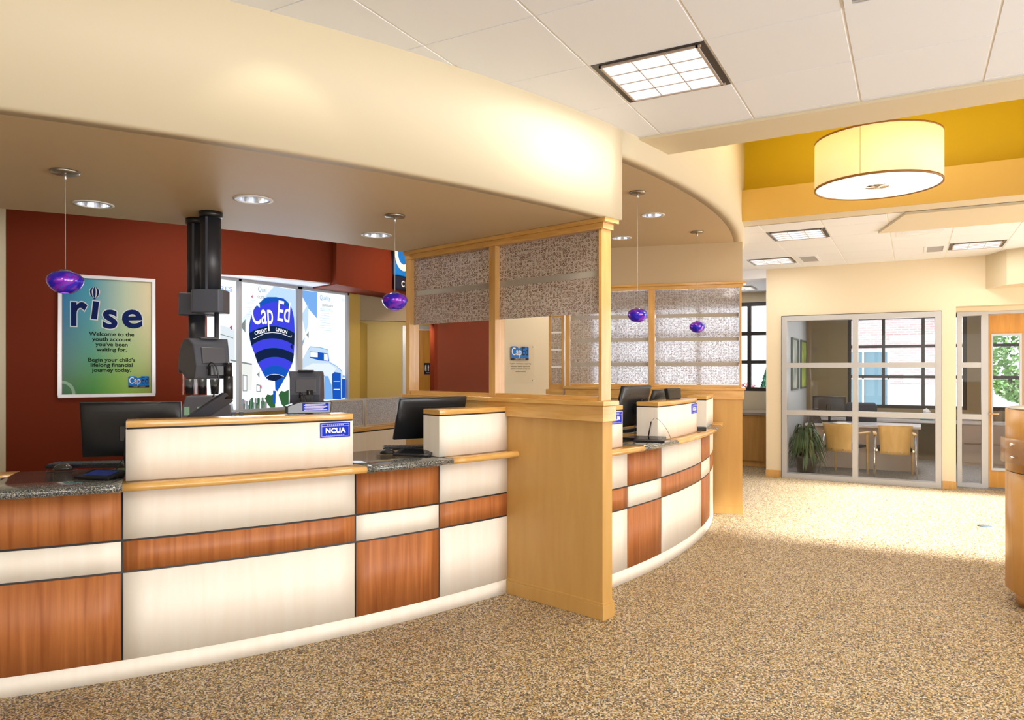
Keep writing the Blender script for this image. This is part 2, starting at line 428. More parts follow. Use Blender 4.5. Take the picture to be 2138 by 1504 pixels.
struct('wall_corner', MB().prism([(.86, 11.55), (1.05, 11.10), (1.6, 10.75), (4.6, 10.75), (4.6, 11.55)], 2.72, 3.17), PAINT, 'cream bulkhead at the far right by the ceiling', 'wall')
struct('floor_office', MB().box(-1.8, 3.4, 11.70, 15.0, .0005, .004), speckle('grey_carpet', 90, [(0, (.22, .21, .21)), (.5, (.30, .29, .29)), (.8, (.36, .35, .36))], .9), 'grey carpet floor of the office', 'floor')
struct('baseboard_far', MB().box(-1.965, -1.745, 11.535, 11.55, 0, .105).box(.36, .525, 11.535, 11.55, 0, .105), MAPLE, 'maple baseboard of the office wall', 'baseboard')
struct('wall_office_side', MB().box(-1.96, -1.80, 11.70, 15.0, 0, 3.2), paint('pale_grey_paint', (.55, .58, .60)), 'pale grey side wall inside the office', 'wall')
wall_with('wall_office_back', paint('taupe_paint', (.24, .18, .10)), 'taupe back wall of the office around its windows', 15.0, 15.15, -1.96, 4.6, 3.2, [(-1.07, .84, .92, 2.62), (1.12, 3.4, .92, 2.62)])
struct('wall_office_right', MB().box(3.4, 3.5, 12.0, 15.0, 0, 3.2), BEIGE, 'side wall of the office, right', 'wall')
wall_with('wall_passage', BEIGE, 'beige wall under the far passage window', 13.6, 13.75, -9, -1.96, 3.2, [(-6.8, -2.05, 1.24, 2.86)])
# outer walls
struct('wall_right', MB().box(4.6, 4.75, -5.2, 7.5, 0, 4.4).box(4.6, 4.75, 7.5, 11.2, 2.75, 4.4).box(4.6, 4.75, 11.2, 15.2, 0, 4.4), WALLC, 'cream wall on the right of the lobby', 'wall')  # opening assumed from the sunlight on the floor, left unglazed
struct('wall_near', MB().box(-13, 4.6, -5.2, -5.0, 0, 4.4), WALLC, 'wall behind the viewer', 'wall')
struct('wall_left', MB().box(-13.2, -13, -5.2, 13.6, 0, 4.4), BEIGE, 'far left outer wall', 'wall')

# red wall behind the tellers
UA = atan2(.893, .451)
RW = Matrix.Translation((-6.30, 3.87, 0)) @ Matrix.Rotation(UA, 4, 'Z')
struct('wall_red', MB().box(-.733, .86, 0, .12, 0, 3.22, RW).box(.86, 2.085, -.0, .12, 2.56, 3.22, RW), RED, 'dark red wall behind the tellers', 'wall')
struct('wall_red', MB().prism([(-5.24, 5.67), (-5.38, 6.65), (-5.50, 7.7), (-5.75, 7.7), (-5.75, 5.85), (-5.37, 5.74)], 2.53, 3.22), RED, 'dark red bulkhead beside the big logo', 'wall')
p_ = RW @ Vector((-.733, 0, 0))
struct('wall_cream', MB().prism([(p_.x - .002, p_.y), (p_.x - 1.2, p_.y - 2.2), (p_.x - 1.35, p_.y - 2.2), (p_.x - .25, p_.y + .1)], 0, 3.22), PAINT, 'cream wall at the left edge beside the red wall', 'wall')
struct('ceiling_bulkhead', MB().prism([(-5.93, 4.6), (-5.60, 5.0), (-5.40, 5.78), (-5.56, 7.55), (-6.6, 7.55), (-6.4, 4.9)], 2.545, 2.559), TILE, 'pale underside above the backlit mural', 'ceiling')
MX = -5.89
struct('wall_mural', MB().box(MX - .02, MX + .03, 4.66, 6.56, 0, 1.22).box(MX - .02, MX + .03, 6.56, 6.75, 0, 2.545), MUSTARD, 'wall under and beside the backlit mural', 'wall')
HU = atan2(.73, .68)
HW = Matrix.Translation((-6.0, 6.78, 0)) @ Matrix.Rotation(HU, 4, 'Z')
struct('wall_header', MB().box(-.2, 1.2, 0, .12, 2.245, 2.545, HW), paint('taupe_header_paint', (.36, .27, .16)), 'taupe header over the restroom passage', 'wall')
struct('wall_mustard', MB().prism([(.01, .0), (.28, .9), (-.2, .9), (-.2, .0)], 0, 2.25, HW), MUSTARD, 'dark mustard side wall of the restroom passage', 'wall')
struct('wall_mustard', MB().box(-.1, .757, .9, 1.0, 0, 2.56, HW).box(1.58, 3.0, .9, 1.0, 0, 2.56, HW).box(.757, 1.58, .9, 1.0, 2.24, 2.56, HW), paint('light_mustard_paint', (.58, .43, .13)), 'mustard wall beside the restroom door', 'wall')
struct('wall_red_inner', MB().prism([(-5.333, 7.562), (-4.895, 8.491), (-5.0, 8.52), (-5.43, 7.60)], 0, 3.2), RED, 'dark red wall seen through the ringed screen', 'wall')
struct('wall_beige', MB().prism([(-4.90, 8.47), (-4.21, 10.13), (-4.31, 10.17), (-5.0, 8.51)], 0, 3.2), BEIGE, 'beige wall carrying the small logo plaque', 'wall')

# header above the far screen
U2 = atan2(-.217, -.976); U1 = atan2(.2402, -.9707)
H2 = Matrix.Translation((-1.679, 8.381, 0)) @ Matrix.Rotation(U2, 4, 'Z')
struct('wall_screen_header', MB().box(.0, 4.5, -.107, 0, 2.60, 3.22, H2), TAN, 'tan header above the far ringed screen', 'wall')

# ------------------------------------------------------------------ glazed openings
def grid_window(name, label, parent_loc, x0, x1, z0, z1, xs, zs, fr, fm, depth=.06, pane=True, kind='structure', edge=None):
    """frame with mullions at xs and rails at zs in the local x-z plane, front at y=0"""
    e = edge or fr
    r = empty(name, label, 'window', parent_loc); r['kind'] = kind
    b = MB().box(x0, x0 + e, 0, depth, z0, z1).box(x1 - e, x1, 0, depth, z0, z1).box(x0 + e, x1 - e, 0, depth, z1 - e, z1).box(x0 + e, x1 - e, 0, depth, z0, z0 + e)
    for x in xs: b.box(x - fr / 2, x + fr / 2, .002, depth - .002, z0 + e, z1 - e)
    cuts = [x0 + e] + [c for x in xs for c in (x - fr / 2, x + fr / 2)] + [x1 - e]
    for z in zs:
        for k in range(0, len(cuts), 2): b.box(cuts[k], cuts[k + 1], .004, depth - .004, z - fr / 2, z + fr / 2)
    b.build('window_frame', fm, r)
    if pane: MB().box(x0 + e, x1 - e, depth * .45, depth * .55, z0 + e, z1 - e).build('window_pane', GLASS, r)
    return r
X0 = -1.73
grid_window('window_1', 'grey framed six-pane office glazing on the far wall', (-1.73, 11.52, 0), 0, 2.08, 0, 2.44, [1.005], [.99, 1.70], .072, ALU, .17, edge=.072)
grid_window('window_2', 'black mullioned window at the back of the office', (-1.07, 15.02, 0), 0, 1.91, .92, 2.62, [.60, 1.24], [1.50, 2.06], .055, BLACKFR, .07, edge=.06)
grid_window('window_3', 'black mullioned office window seen through the open door', (1.12, 15.02, 0), 0, 2.28, .92, 2.62, [.76, 1.52], [1.50, 2.06], .055, BLACKFR, .07, edge=.06)
grid_window('window_4', 'black mullioned window at the end of the passage', (-6.8, 13.62, 0), 0, 4.75, 1.24, 2.86, [.8, 1.62, 2.44, 3.26, 4.19], [1.77, 2.29], .065, BLACKFR, .08, edge=.07)
grid_window('window_5', 'narrow three-pane sidelight beside the office door', (.55, 11.83, 0), 0, .34, 0, 2.44, [], [.98, 1.70], .07, ALU, .12, edge=.055)
d = empty('door_1', 'maple office door with a tall glass lite', 'door', (.885, 11.86, 0)); d['kind'] = 'structure'
MB().box(0, .03, -.01, .1, 0, 2.44).box(1.07, 1.115, -.01, .1, 0, 2.44).box(.03, 1.07, -.01, .1, 2.40, 2.44).build('door_frame', ALU, d)
MB().box(.035, .065, .02, .065, .015, 2.395).box(.065, 1.0, .02, .065, 2.13, 2.395).box(.065, 1.0, .02, .065, .015, .25).box(.36 + .05, .36 + .66, .02, .065, .25, 2.13).build('door_panel', DOORW, d)
MB().box(.065, .085, .01, .075, .25, 2.13).box(.385, .41, .01, .075, .25, 2.13).box(.085, .385, .01, .075, 2.10, 2.13).box(.085, .385, .01, .075, .25, .28).build('glazing_frame', ALU, d)
MB().box(.085, .385, .038, .044, .28, 2.10).build('door_glass', GLASS, d)
MB().cyl((.05, .02, 1.03), (.05, -.03, 1.03), .012, n=12).box(.035, .15, -.04, -.025, 1.02, 1.04).build('door_handle', CHROME, d)

# restroom door
HWo = HW @ Vector((.757, .9, 0))
d = empty('door_2', 'orange maple restroom door in a grey frame', 'door', HWo, HU); d['kind'] = 'structure'
MB().box(0, .05, -.02, .12, 0, 2.24).box(.77, .82, -.02, .12, 0, 2.24).box(.05, .77, -.02, .12, 2.19, 2.24).build('door_frame', ALU, d)
MB().box(.055, .765, .02, .06, .01, 2.185).build('door_panel', DOORW, d)

# ------------------------------------------------------------------ room dividers
def divider(loc, rz, label, film_lo, bands, mids, L):
    r = empty('partition_screen', label, 'partition', loc, rz)
    T = -.107
    MB().box(0, L, T, 0, 0, 1.374).build('base_wall', PARTW, r)
    MB().box(-.012, L, T - .012, .012, 0, .095).box(-.008, L, T - .008, .008, .095, .112).build('baseboard', PARTW, r, bevel=.002)
    MB().box(-.035, L + .02, T - .035, .035, 1.405, 1.437).box(-.02, L, T - .02, .02, 1.30, 1.405).build('sill', MAPLEH, r, bevel=.004)
    MB().box(-.04, L, T - .025, .025, 2.61, 2.639).box(-.01, L, T - .005, .005, 2.57, 2.61).build('top_rail', MAPLEH, r, bevel=.003)
    MB().box(.03, L - .06, T + .01, -.01, 1.437, 1.465).build('bottom_rail', MAPLEH, r)
    posts = [(.008, .034)] + mids + [(L - .05, L)]
    for i, (a, b) in enumerate(posts):
        MB().box(a, b, T + .002, -.002, 1.437, 2.57).build('post', MAPLE, r, bevel=.002)
    for i in range(len(posts) - 1):
        a, b = posts[i][1], posts[i + 1][0]
        pn = MB().box(a + .003, b - .003, -.058, -.052, 1.468, 2.565).build('glass_pane', GLASS, r)
        edges = sorted(bands + [film_lo, 2.57])
        for k in range(len(edges) - 1):
            lo = edges[k] + (.022 if edges[k] in bands else 0); hi = edges[k + 1] - (.022 if edges[k + 1] in bands else 0)
            f_ = MB().box(a + .001, b - .001, -.0515, -.049, lo, hi).build('patterned_film', FILM, pn)
        s_ = MB()
        for z in bands: s_.box(a + .004, b - .004, -.0515, -.0495, z - .022, z + .022)
        s_.build('frosted_strip', STRIP, pn)
    return r
divider((-1.774, 4.415, 0), U1, 'maple divider with ringed glass between the two teller counters, nearest the viewer', 2.02, [2.285], [(.985, 1.05)], 2.042)
divider((-1.679, 8.381, 0), U2, 'maple divider with ringed glass to its sill at the far end of the teller line', 1.468, [1.70, 1.99, 2.265], [(.975, 1.05)], 2.04)

# narrow side screen beyond, seen edge-on through the near divider
sx = (H2 @ Vector((2.062, -.02, 0)))
r = empty('side_screen', 'narrow maple-framed four-pane sidelight beyond the near divider', 'screen', (sx.x, sx.y, 0), U2)
MB().box(0, .03, -.05, 0, 1.40, 2.36).box(.16, .19, -.05, 0, 1.40, 2.36).box(.03, .16, -.05, 0, 2.28, 2.36).box(.03, .16, -.05, 0, 1.40, 1.46).build('frame', MAPLE, r)
MB().box(0, .22, -.08, .03, 1.33, 1.40).build('sill', MAPLEH, r)
MB().box(.03, .16, -.035, -.030, 1.46, 2.28).build('patterned_film', FILM, r)
for z_ in (1.66, 1.87, 2.08): MB().box(.03, .16, -.029, -.012, z_, z_ + .02).build('bar', WHITE, r)
MB().box(0, .19, -.05, 0, 0, 1.33).build('base_panel', PARTW, r)

# ------------------------------------------------------------------ teller counters
def counter(label, c, rad, joints, kinds, shelf_angle=None):
    """joints: angles of the vertical reveals; kinds: 'A' cream/cherry/cream or 'B' cherry/cream/cherry"""
    am = radians((joints[0] + joints[-1]) / 2)
    r = empty('teller_counter', label, 'counter', (c[0] + rad * cos(am), c[1] + rad * sin(am), 0))
    r.location.z = 0
    a0, a1 = joints[0], joints[-1]
    MB().arc(c, rect_r(rad - .12, rad - .006, 0.0, 1.005), a0, a1).build('carcass', DARKREV, r, world=True)
    MB().arc(c, rect_r(rad - .006, rad, 0, .101), a0, a1).build('kick_base', CREAM, r, world=True)
    g = degrees(.0055 / rad)
    for i, k in enumerate(kinds):
        b0 = joints[i] + (g if i else 0); b1 = joints[i + 1] - (g if i < len(kinds) - 1 else 0)
        for j, (z0, z1) in enumerate(((.102, .563), (.575, .731), (.743, 1.005))):
            cherry = (k == 'B') == (j != 1)
            MB().arc(c, rect_r(rad - .006, rad, z0, z1), b0, b1).build('cherry_panel' if cherry else 'cream_panel', CHERRY if cherry else CREAM, r, world=True)
    return r
J1 = [-50, -34.58, -24.70, -19.93, -15.08]
counter('curved near teller counter with cherry and pale maple panels', C1, R1, J1, 'BABA')
J2 = [-17.2, -11.44, -6.63, 3.07, 7.70, 13.2]
counter('curved far teller counter beyond the near divider, cherry and pale maple panels', C2, R2, J2, 'ABABA')

def nose(rad, over, z0=1.010, z1=1.050, r_in=None):
    r_in = r_in if r_in is not None else rad
    p = [(r_in, z0), (rad + over - .014, z0)]
    for k in range(1, 6): 
        a = -pi / 2 + pi * k / 6
        p.append((rad + over - .02 + .02 * cos(a), (z0 + z1) / 2 + .02 * sin(a)))
    return p + [(rad + over - .014, z1), (r_in, z1)]
def ledges(c, rad, over, segs, label_w, label_g, grp_w, grp_g):
    for i, (a0, a1, m, lab) in enumerate(segs):
        w = m == 'w'
        am = (a0 + a1) / 2
        o = empty('wood_ledge' if w else 'granite_worktop', lab, 'ledge' if w else 'worktop', polar(c, rad, am, 1.01))
        if w:
            MB().arc(c, nose(rad, over, r_in=rad - .05), a0, a1).build('bullnose', MAPLEH, o, world=True)
        else:
            b = MB()
            if a0 < -45: b.arc(c, nose(rad, over, r_in=7.0), a0, -39.3); a0 = -39.3
            b.arc(c, nose(rad, over, r_in=rad - .66), a0, a1).build('slab', GRANITE, o, world=True)
ledges(C1, R1, .12, [
    (-50, -34.56, 'g', 'speckled dark granite worktop at the left end of the near counter'),
    (-34.55, -24.5, 'w', 'long honey maple bullnose ledge under the long privacy screen of the near counter'),
    (-24.49, -19.67, 'g', 'speckled dark granite worktop between the two privacy screens of the near counter'),
    (-19.66, -14.3, 'w', 'short honey maple bullnose ledge ending in front of the near divider')], 0, 0, 0, 0)
ledges(C2, R2, .11, [
    (-17.0, -10.73, 'w', 'maple bullnose ledge at the start of the far counter, beside the near divider'),
    (-10.72, -5.75, 'g', 'granite worktop bay at the front of the far counter, under the upright pen'),
    (-5.74, 4.93, 'w', 'long maple bullnose ledge in the middle of the far counter'),
    (4.94, 9.2, 'g', 'granite worktop bay near the end of the far counter'),
    (9.21, 13.3, 'w', 'last maple ledge piece against the far divider')], 0, 0, 0, 0)
o = MB().arc(C1, rect_r(6.73, 6.995, 1.012, 1.049), -50, -39.3).build('worktop', MAPLE)
tag(o, 'pale wood back worktop at the far left edge behind the granite', 'worktop')

def privacy(c, rad, a0, a1, label):
    r = empty('privacy_screen_box', label, 'counter screen', polar(c, rad, (a0 + a1) / 2, 1.05))
    MB().arc(c, rect_r(rad - .19, rad, 1.051, 1.326), a0, a1).build('body', CREAM, r, world=True)
    MB().arc(c, rect_r(rad - .186, rad - .004, 1.326, 1.336), a0 + .03, a1 - .03).build('reveal', DARKREV, r, world=True)
    MB().arc(c, rect_r(rad - .192, rad + .003, 1.336, 1.37), a0, a1).build('cap', MAPLEH, r, world=True, bevel=.002)
    return r
privacy(C1, R1, -34.45, -24.83, 'long pale maple screen box on the near counter, sign at its right end')
privacy(C1, R1, -19.93, -15.1, 'short pale maple screen box against the near divider, beside the second monitor')
privacy(C2, R2, -17.0, -12.05, 'pale screen box on the far counter, mostly hidden by the near divider post')
privacy(C2, R2, -7.26, 1.49, 'middle pale maple screen box of the far counter')
privacy(C2, R2, 5.55, 13.0, 'last pale maple screen box of the far counter, against the far divider')

def sign_ncua(c, rad, a, zc, label):
    r = empty('insurance_sign', label, 'sign', polar(c, rad + .001, a, zc), radians(a) + pi / 2)
    MB().box(-.095, .095, -.004, 0, -.045, .045).build('plate', NBLUE, r)
    b = MB()
    for (x0, x1, z0, z1) in ((-.087, .087, .036, .0375), (-.087, .087, .022, .0235), (-.087, .087, -.038, -.0365), (-.087, -.0855, -.038, .0375), (.0855, .087, -.038, .0375)):
        b.box(x0, x1, -.0048, -.004, z0, z1)
    for k in range(9): b.box(-.052 + k * .012, -.052 + k * .012 + .008, -.0048, -.004, .031, .0325)
    for k in range(9): b.box(-.052 + k * .012, -.052 + k * .012 + .009, -.0048, -.004, .0265, .028)
    for k in range(10): b.box(-.06 + k * .012, -.06 + k * .012 + .008, -.0048, -.004, -.032, -.0305)
    b.build('border', WHITE, r)
    lettering('lettering', 'NCUA', .042, WHITE, r, (0, -.004, -.0175), xs=1.02, offset=.0018, space=1.05)
sign_ncua(C1, R1, -25.72, 1.276, 'blue insurance sign at the right end of the long near screen box')
sign_ncua(C2, R2, -12.95, 1.276, 'blue insurance sign half hidden behind the near divider post')
sign_ncua(C2, R2, .55, 1.276, 'blue insurance sign at the far end of the middle screen box')

# ------------------------------------------------------------------ lights on the ceiling
def troffer(x0, x1, y0, y1, z, label, nx, ny, power, st=1.25, grp=None):
    cx_, cy_ = (x0 + x1) / 2, (y0 + y1) / 2
    r = empty('ceiling_light', label, 'ceiling light', (cx_, cy_, z), 0, grp)
    w, h = (x1 - x0) / 2, (y1 - y0) / 2
    MB().box(-w, w, -h, h, -.003, .02).build('black_housing', BLACKFR, r)
    e = .035
    b = MB().box(-w + e, w - e * .6, -h + e * .7, -h + e * .7 + .012, -.012, -.003).box(-w + e, w - e * .6, h - e * .7 - .012, h - e * .7, -.012, -.003)
    b.box(-w + e, -w + e + .012, -h + e * .7, h - e * .7, -.012, -.003).box(w - e - .012, w - e, -h + e * .7, h - e * .7, -.012, -.003)
    for i in range(1, nx): xx = -w + e + (2 * w - 2 * e) * i / nx; b.box(xx - .002, xx + .002, -h + e, h - e, -.010, -.004)
    for i in range(1, ny): yy = -h + e + (2 * h - 2 * e) * i / ny; b.box(-w + e, w - e, yy - .002, yy + .002, -.010, -.004)
    b.build('louver', mat('louver_pinkish_grey', (.45, .36, .30), .4), r)
    MB().box(-w + e, w - e, -h + e, h - e, -.006, -.0035).build('diffuser', emitter('fluorescent_panel', (1, .96, .90), st), r)
    if power: lamp('tube_glow', 'AREA', (cx_, cy_, z - .03), power, (1, .95, .88), aim=(cx_, cy_, 0), size=.5, size_y=.5, parent=r)
    return r
troffer(-1.475, -.885, 3.505, 4.105, ZC, 'square twelve-cell ceiling light in a black housing, nearest the viewer', 3, 4, 26)
troffer(-1.43, -.83, 8.42, 9.03, ZF, 'flat ceiling light just beyond the gold beam', 3, 4, 16)
troffer(-2.03, -1.44, 10.40, 11.00, ZF, 'ceiling light beside the upper left corner of the office wall', 3, 4, 12)
troffer(.40, .98, 10.25, 10.80, ZF, 'ceiling light at the far right beside the small grey vent', 3, 4, 12)
troffer(-2.95, -2.35, 12.5, 13.1, 3.04, 'ceiling light in front of the far passage window', 3, 4, 6)
for xx, yy, lab in ((1.25, 1.4, 'added ceiling light right of the viewer, out of view'), (-.6, -1.2, 'added ceiling light above and behind the viewer, out of view'), (2.4, 3.8, 'added ceiling light at the right of the near lobby, out of view')):  # extra fixtures out of view, added to brighten the lobby
    troffer(xx - .3, xx + .3, yy - .3, yy + .3, ZC, lab, 3, 4, 30)
# added fill lamps without fittings: staff area, office and restroom passage
lamp('staff_area_fill', 'AREA', (-4.9, 4.0, 3.15), 22, (1, .93, .84), aim=(-5.2, 4.3, 0), size=.6)
lamp('staff_area_fill', 'AREA', (-4.4, 6.6, 3.15), 26, (1, .90, .78), aim=(-4.6, 7.2, 0), size=.6)
lamp('office_fill', 'AREA', (0.0, 13.2, 2.72), 30, (1, .95, .9), aim=(0, 13.2, 0), size=.6)
lamp('passage_fill', 'AREA', (-5.55, 7.42, 2.17), 4, (1, .90, .72), aim=(-6.0, 8.15, 1.3), size=.3)
lamp('passage_fill', 'AREA', (-3.9, 9.0, 2.9), 8, (1, .93, .82), aim=(-4.4, 9.2, 0), size=.4)

def vent(x0, x1, y0, y1, z, label, n, along='x'):
    cx_, cy_ = (x0 + x1) / 2, (y0 + y1) / 2; w, h = (x1 - x0) / 2, (y1 - y0) / 2
    r = empty('ceiling_vent', label, 'air vent', (cx_, cy_, z))
    e = .03
    MB().box(-w, w, -h, -h + e, -.006, 0).box(-w, w, h - e, h, -.006, 0).box(-w, -w + e, -h + e, h - e, -.006, 0).box(w - e, w, -h + e, h - e, -.006, 0).build('frame', TILE, r)
    MB().box(-w + e, w - e, -h + e, h - e, -.001, 0).build('backing', mat('vent_grey', (.28, .27, .25), .7), r)
    b = MB()
    for i in range(n):
        if along == 'x': yy = -h + e + (2 * h - 2 * e) * (i + .5) / n; b.box(-w + e, w - e, yy - .004, yy + .004, -.006, -.001)
        else: xx = -w + e + (2 * w - 2 * e) * (i + .5) / n; b.box(xx - .004, xx + .004, -h + e, h - e, -.006, -.001)
    b.build('slat', mat('vent_slat_grey', (.55, .53, .5), .6), r)
vent(-.26, .33, 2.91, 3.49, ZC, 'white square ceiling vent cut by the top edge of the view', 14)
vent(-1.38, -1.12, 10.42, 11.0, ZF, 'small grey vent beside the light at the office wall corner', 12)
vent(.13, .37, 10.33, 10.87, ZF, 'small grey vent just left of the far right ceiling light', 12)
r = empty('air_diffuser', 'white slotted diffuser below the cream soffit panel', 'air vent', (.1, 9.25, ZF))
for k in range(3): MB().box(-.2 + .02 * k, .2 - .02 * k, -.14 + .11 * k - .02, -.14 + .11 * k + .02, -.03 + .006 * k, 0).build('blade', WHITE, r)
MB().box(-.26, .26, -.22, .22, -.004, 0).build('plate', TILE, r)

# recessed downlights
for k, (x, y, z, lab) in enumerate([(*DL1[0], ZS1, 'round downlight over the near counter between the first pendant and the columns'), (*DL1[1], ZS1, 'round downlight right of the black columns'),
                                    (*DL1[2], ZS1, 'round downlight beside the second pendant canopy'), (*DL2[0], ZS2, 'round downlight over the far counter, right of the tall cream post'),
                                    (*DL2[1], ZS2, 'round downlight peeking from behind the divider post')]):
    r = empty('downlight', lab, 'downlight', (x, y, z))
    MB().lathe([(.092, .0), (.112, .0), (.112, -.004), (.088, -.006), (.088, 0)], n=40).build('trim_ring', mat('white_trim', (.75, .74, .72), .4), r)
    MB().lathe([(.089, -.002), (.086, .03), (.07, .085), (.045, .115), (.0, .12)], n=40).build('reflector', mat('mirror_reflector', (.80, .85, .95), .16, .85), r, fix=False)
    MB().lathe([(0, .105), (.035, .105), (.03, .118), (0, .118)], n=24).build('bulb', emitter('downlight_bulb', (.85, .92, 1), 9), r)
    lamp('bulb_glow', 'SPOT', (x, y, z - .01), 16 if z < 2.8 else 20, (1, .93, .82), aim=(x, y, 0), size=.04, spot=radians(120), blend=.7, parent=r)

# assumed wall washers that throw the warm scallops on the fascia (bare spots, no fittings in the ceiling)
for a, lab in ((-27.0, 'assumed wall washer near the fascia, out of view'), (-16.6, 'assumed wall washer near the square ceiling light'), (-38, 'assumed wall washer above the left end of the fascia')):
    x, y, _ = polar(OF, RF + .50, a)
    lamp('assumed_washer', 'SPOT', (x, y, ZC - .02), 9, (1, .90, .70), aim=polar(OF, RF, a, 2.45), size=.03, spot=radians(75), blend=.55)

# pendants
PGL = mat('iridescent_blue_glass', (.05, .03, .55), .07, .35, coat=1.0)
N, L, b = nodes(PGL)
n_ = N.new('ShaderNodeTexNoise'); n_.inputs['Scale'].default_value = 9; n_.inputs['Distortion'].default_value = 1.5; L.new(coords(PGL, world=False), n_.inputs['Vector'])
L.new(ramp(PGL, n_.outputs[0], [(.3, (.01, .02, .75)), (.5, (.03, .01, .60)), (.6, (.30, .01, .55)), (.75, (.02, .10, .8))]), b.inputs['Base Color'])
b.inputs['Thin Film Thickness'].default_value = 380; b.inputs['Thin Film IOR'].default_value = 1.5
b.inputs['Emission Color'].default_value = (.03, .01, .9, 1); b.inputs['Emission Strength'].default_value = .06
def pendant(x, y, z, label, first=None):
    r = empty('pendant_light', label, 'pendant light', (x, y, z), 0, None)
    MB().lathe([(0, 0), (.064, 0), (.066, -.006), (.062, -.014), (0, -.016)], n=36).build('canopy', NICKEL, r)
    MB().cyl((0, 0, -.014), (0, 0, -.05), .008, .006, n=12).build('stem', SILVER, r)
    zg = 2.13 - z
    MB().cyl((0, 0, -.05), (0, 0, zg + .01), .0018, n=6).build('cord', mat('pale_cord', (.55, .5, .42), .4), r)
    s_ = MB().lathe([(.012, .012), (.03, .008), (.058, -.002), (.076, -.018), (.083, -.036), (.080, -.054), (.068, -.075), (.048, -.094), (.030, -.102), (.028, -.099), (.045, -.09), (.064, -.073), (.075, -.054), (.077, -.036), (.07, -.02), (.05, -.006), (.012, .004)], (0, 0, zg), n=48).build('glass_shade', PGL, r)
    MB().lathe([(0, .018), (.022, .016), (.026, .010), (.03, .008), (0, .006)], (0, 0, zg), n=24).build('cap', NICKEL, s_)
    MB().lathe([(0, -.03), (.02, -.04), (.024, -.06), (.018, -.085), (0, -.092)], (0, 0, zg), n=20).build('bulb', emitter('pendant_bulb', (1, .9, .75), 3), s_)
    return r
pendant(-3.71, 2.07, ZS1, 'iridescent blue glass pendant at the far left, in front of the poster corner')
pendant(-2.92, 3.70, ZS1, 'blue glass pendant hanging left of the near divider')
pendant(-1.95, 5.61, ZS2, 'blue glass pendant in front of the far screen, nearer its middle post')
pendant(-1.97, 7.54, ZS2, 'smallest blue glass pendant, in front of the bright right pane of the far screen')

# drum lamp
r = empty('drum_lamp', 'large round fabric drum ceiling lamp hanging in the yellow recess', 'ceiling lamp', (-.245, 6.41, 3.095))
RD = .458
shade = bpy.data.materials.new('lit_linen_shade'); shade.use_nodes = True
N, L, b = nodes(shade); b.inputs['Base Color'].default_value = (.9, .8, .5, 1); b.inputs['Roughness'].default_value = .8
n_ = N.new('ShaderNodeTexNoise'); n_.inputs['Scale'].default_value = 4; n_.inputs['Detail'].default_value = 8; L.new(coords(shade, (1, 1, 1), False), n_.inputs['Vector'])
L.new(ramp(shade, n_.outputs[0], [(.3, (1, .70, .24)), (.7, (1, .77, .36))]), b.inputs['Emission Color']); b.inputs['Emission Strength'].default_value = .62
MB().lathe([(RD, .0), (RD, .375), (RD - .006, .375), (RD - .006, 0), (RD, 0)], n=96).build('lamp_shade', shade, r)
TRIMB = mat('bronze_trim', (.30, .13, .02), .5)
MB().lathe([(RD + .002, -.004), (RD + .002, .012), (RD - .008, .012), (RD - .008, -.004), (RD + .002, -.004)], n=96).lathe([(RD + .002, .365), (RD + .002, .379), (RD - .008, .379), (RD - .008, .365), (RD + .002, .365)], n=96).build('trim_band', TRIMB, r)
aS = radians(-112)
MB().box(-.001, .001, RD - .002, RD + .0015, .012, .365, Matrix.Rotation(radians(168), 4, 'Z')).build('seam', TRIMB, r)
MB().lathe([(0, .004), (RD - .012, .004), (RD - .012, .010), (0, .010)], n=96).build('diffuser', emitter('drum_diffuser', (1, .93, .78), 1.5), r)
MB().lathe([(0, -.012), (.018, -.012), (.02, -.004), (.085, -.002), (.085, .004), (0, .004)], n=40).build('finial_plate', CHROME, r)
MB().cyl((0, 0, .40), (0, 0, 1.17), .012, n=12).build('stem', NICKEL, r)
lamp('drum_glow_up', 'POINT', (-.245, 6.41, 3.58), 42, (1, .93, .80), size=.2, parent=r)
lamp('drum_glow_down', 'AREA', (-.245, 6.41, 3.075), 22, (1, .9, .7), aim=(-.245, 6.41, 0), size=.8, parent=r)


# ------------------------------------------------------------------ things on and behind the counters
def at(px, py, z):
    """point at height z seen at photo pixel (px, py): used only to measure places"""
    d = FPX * (CAMZ - z) / (py - HY); l = (px - CX) / FPX * d
    return (-sin(YAW) * d + cos(YAW) * l, cos(YAW) * d + sin(YAW) * l, z)

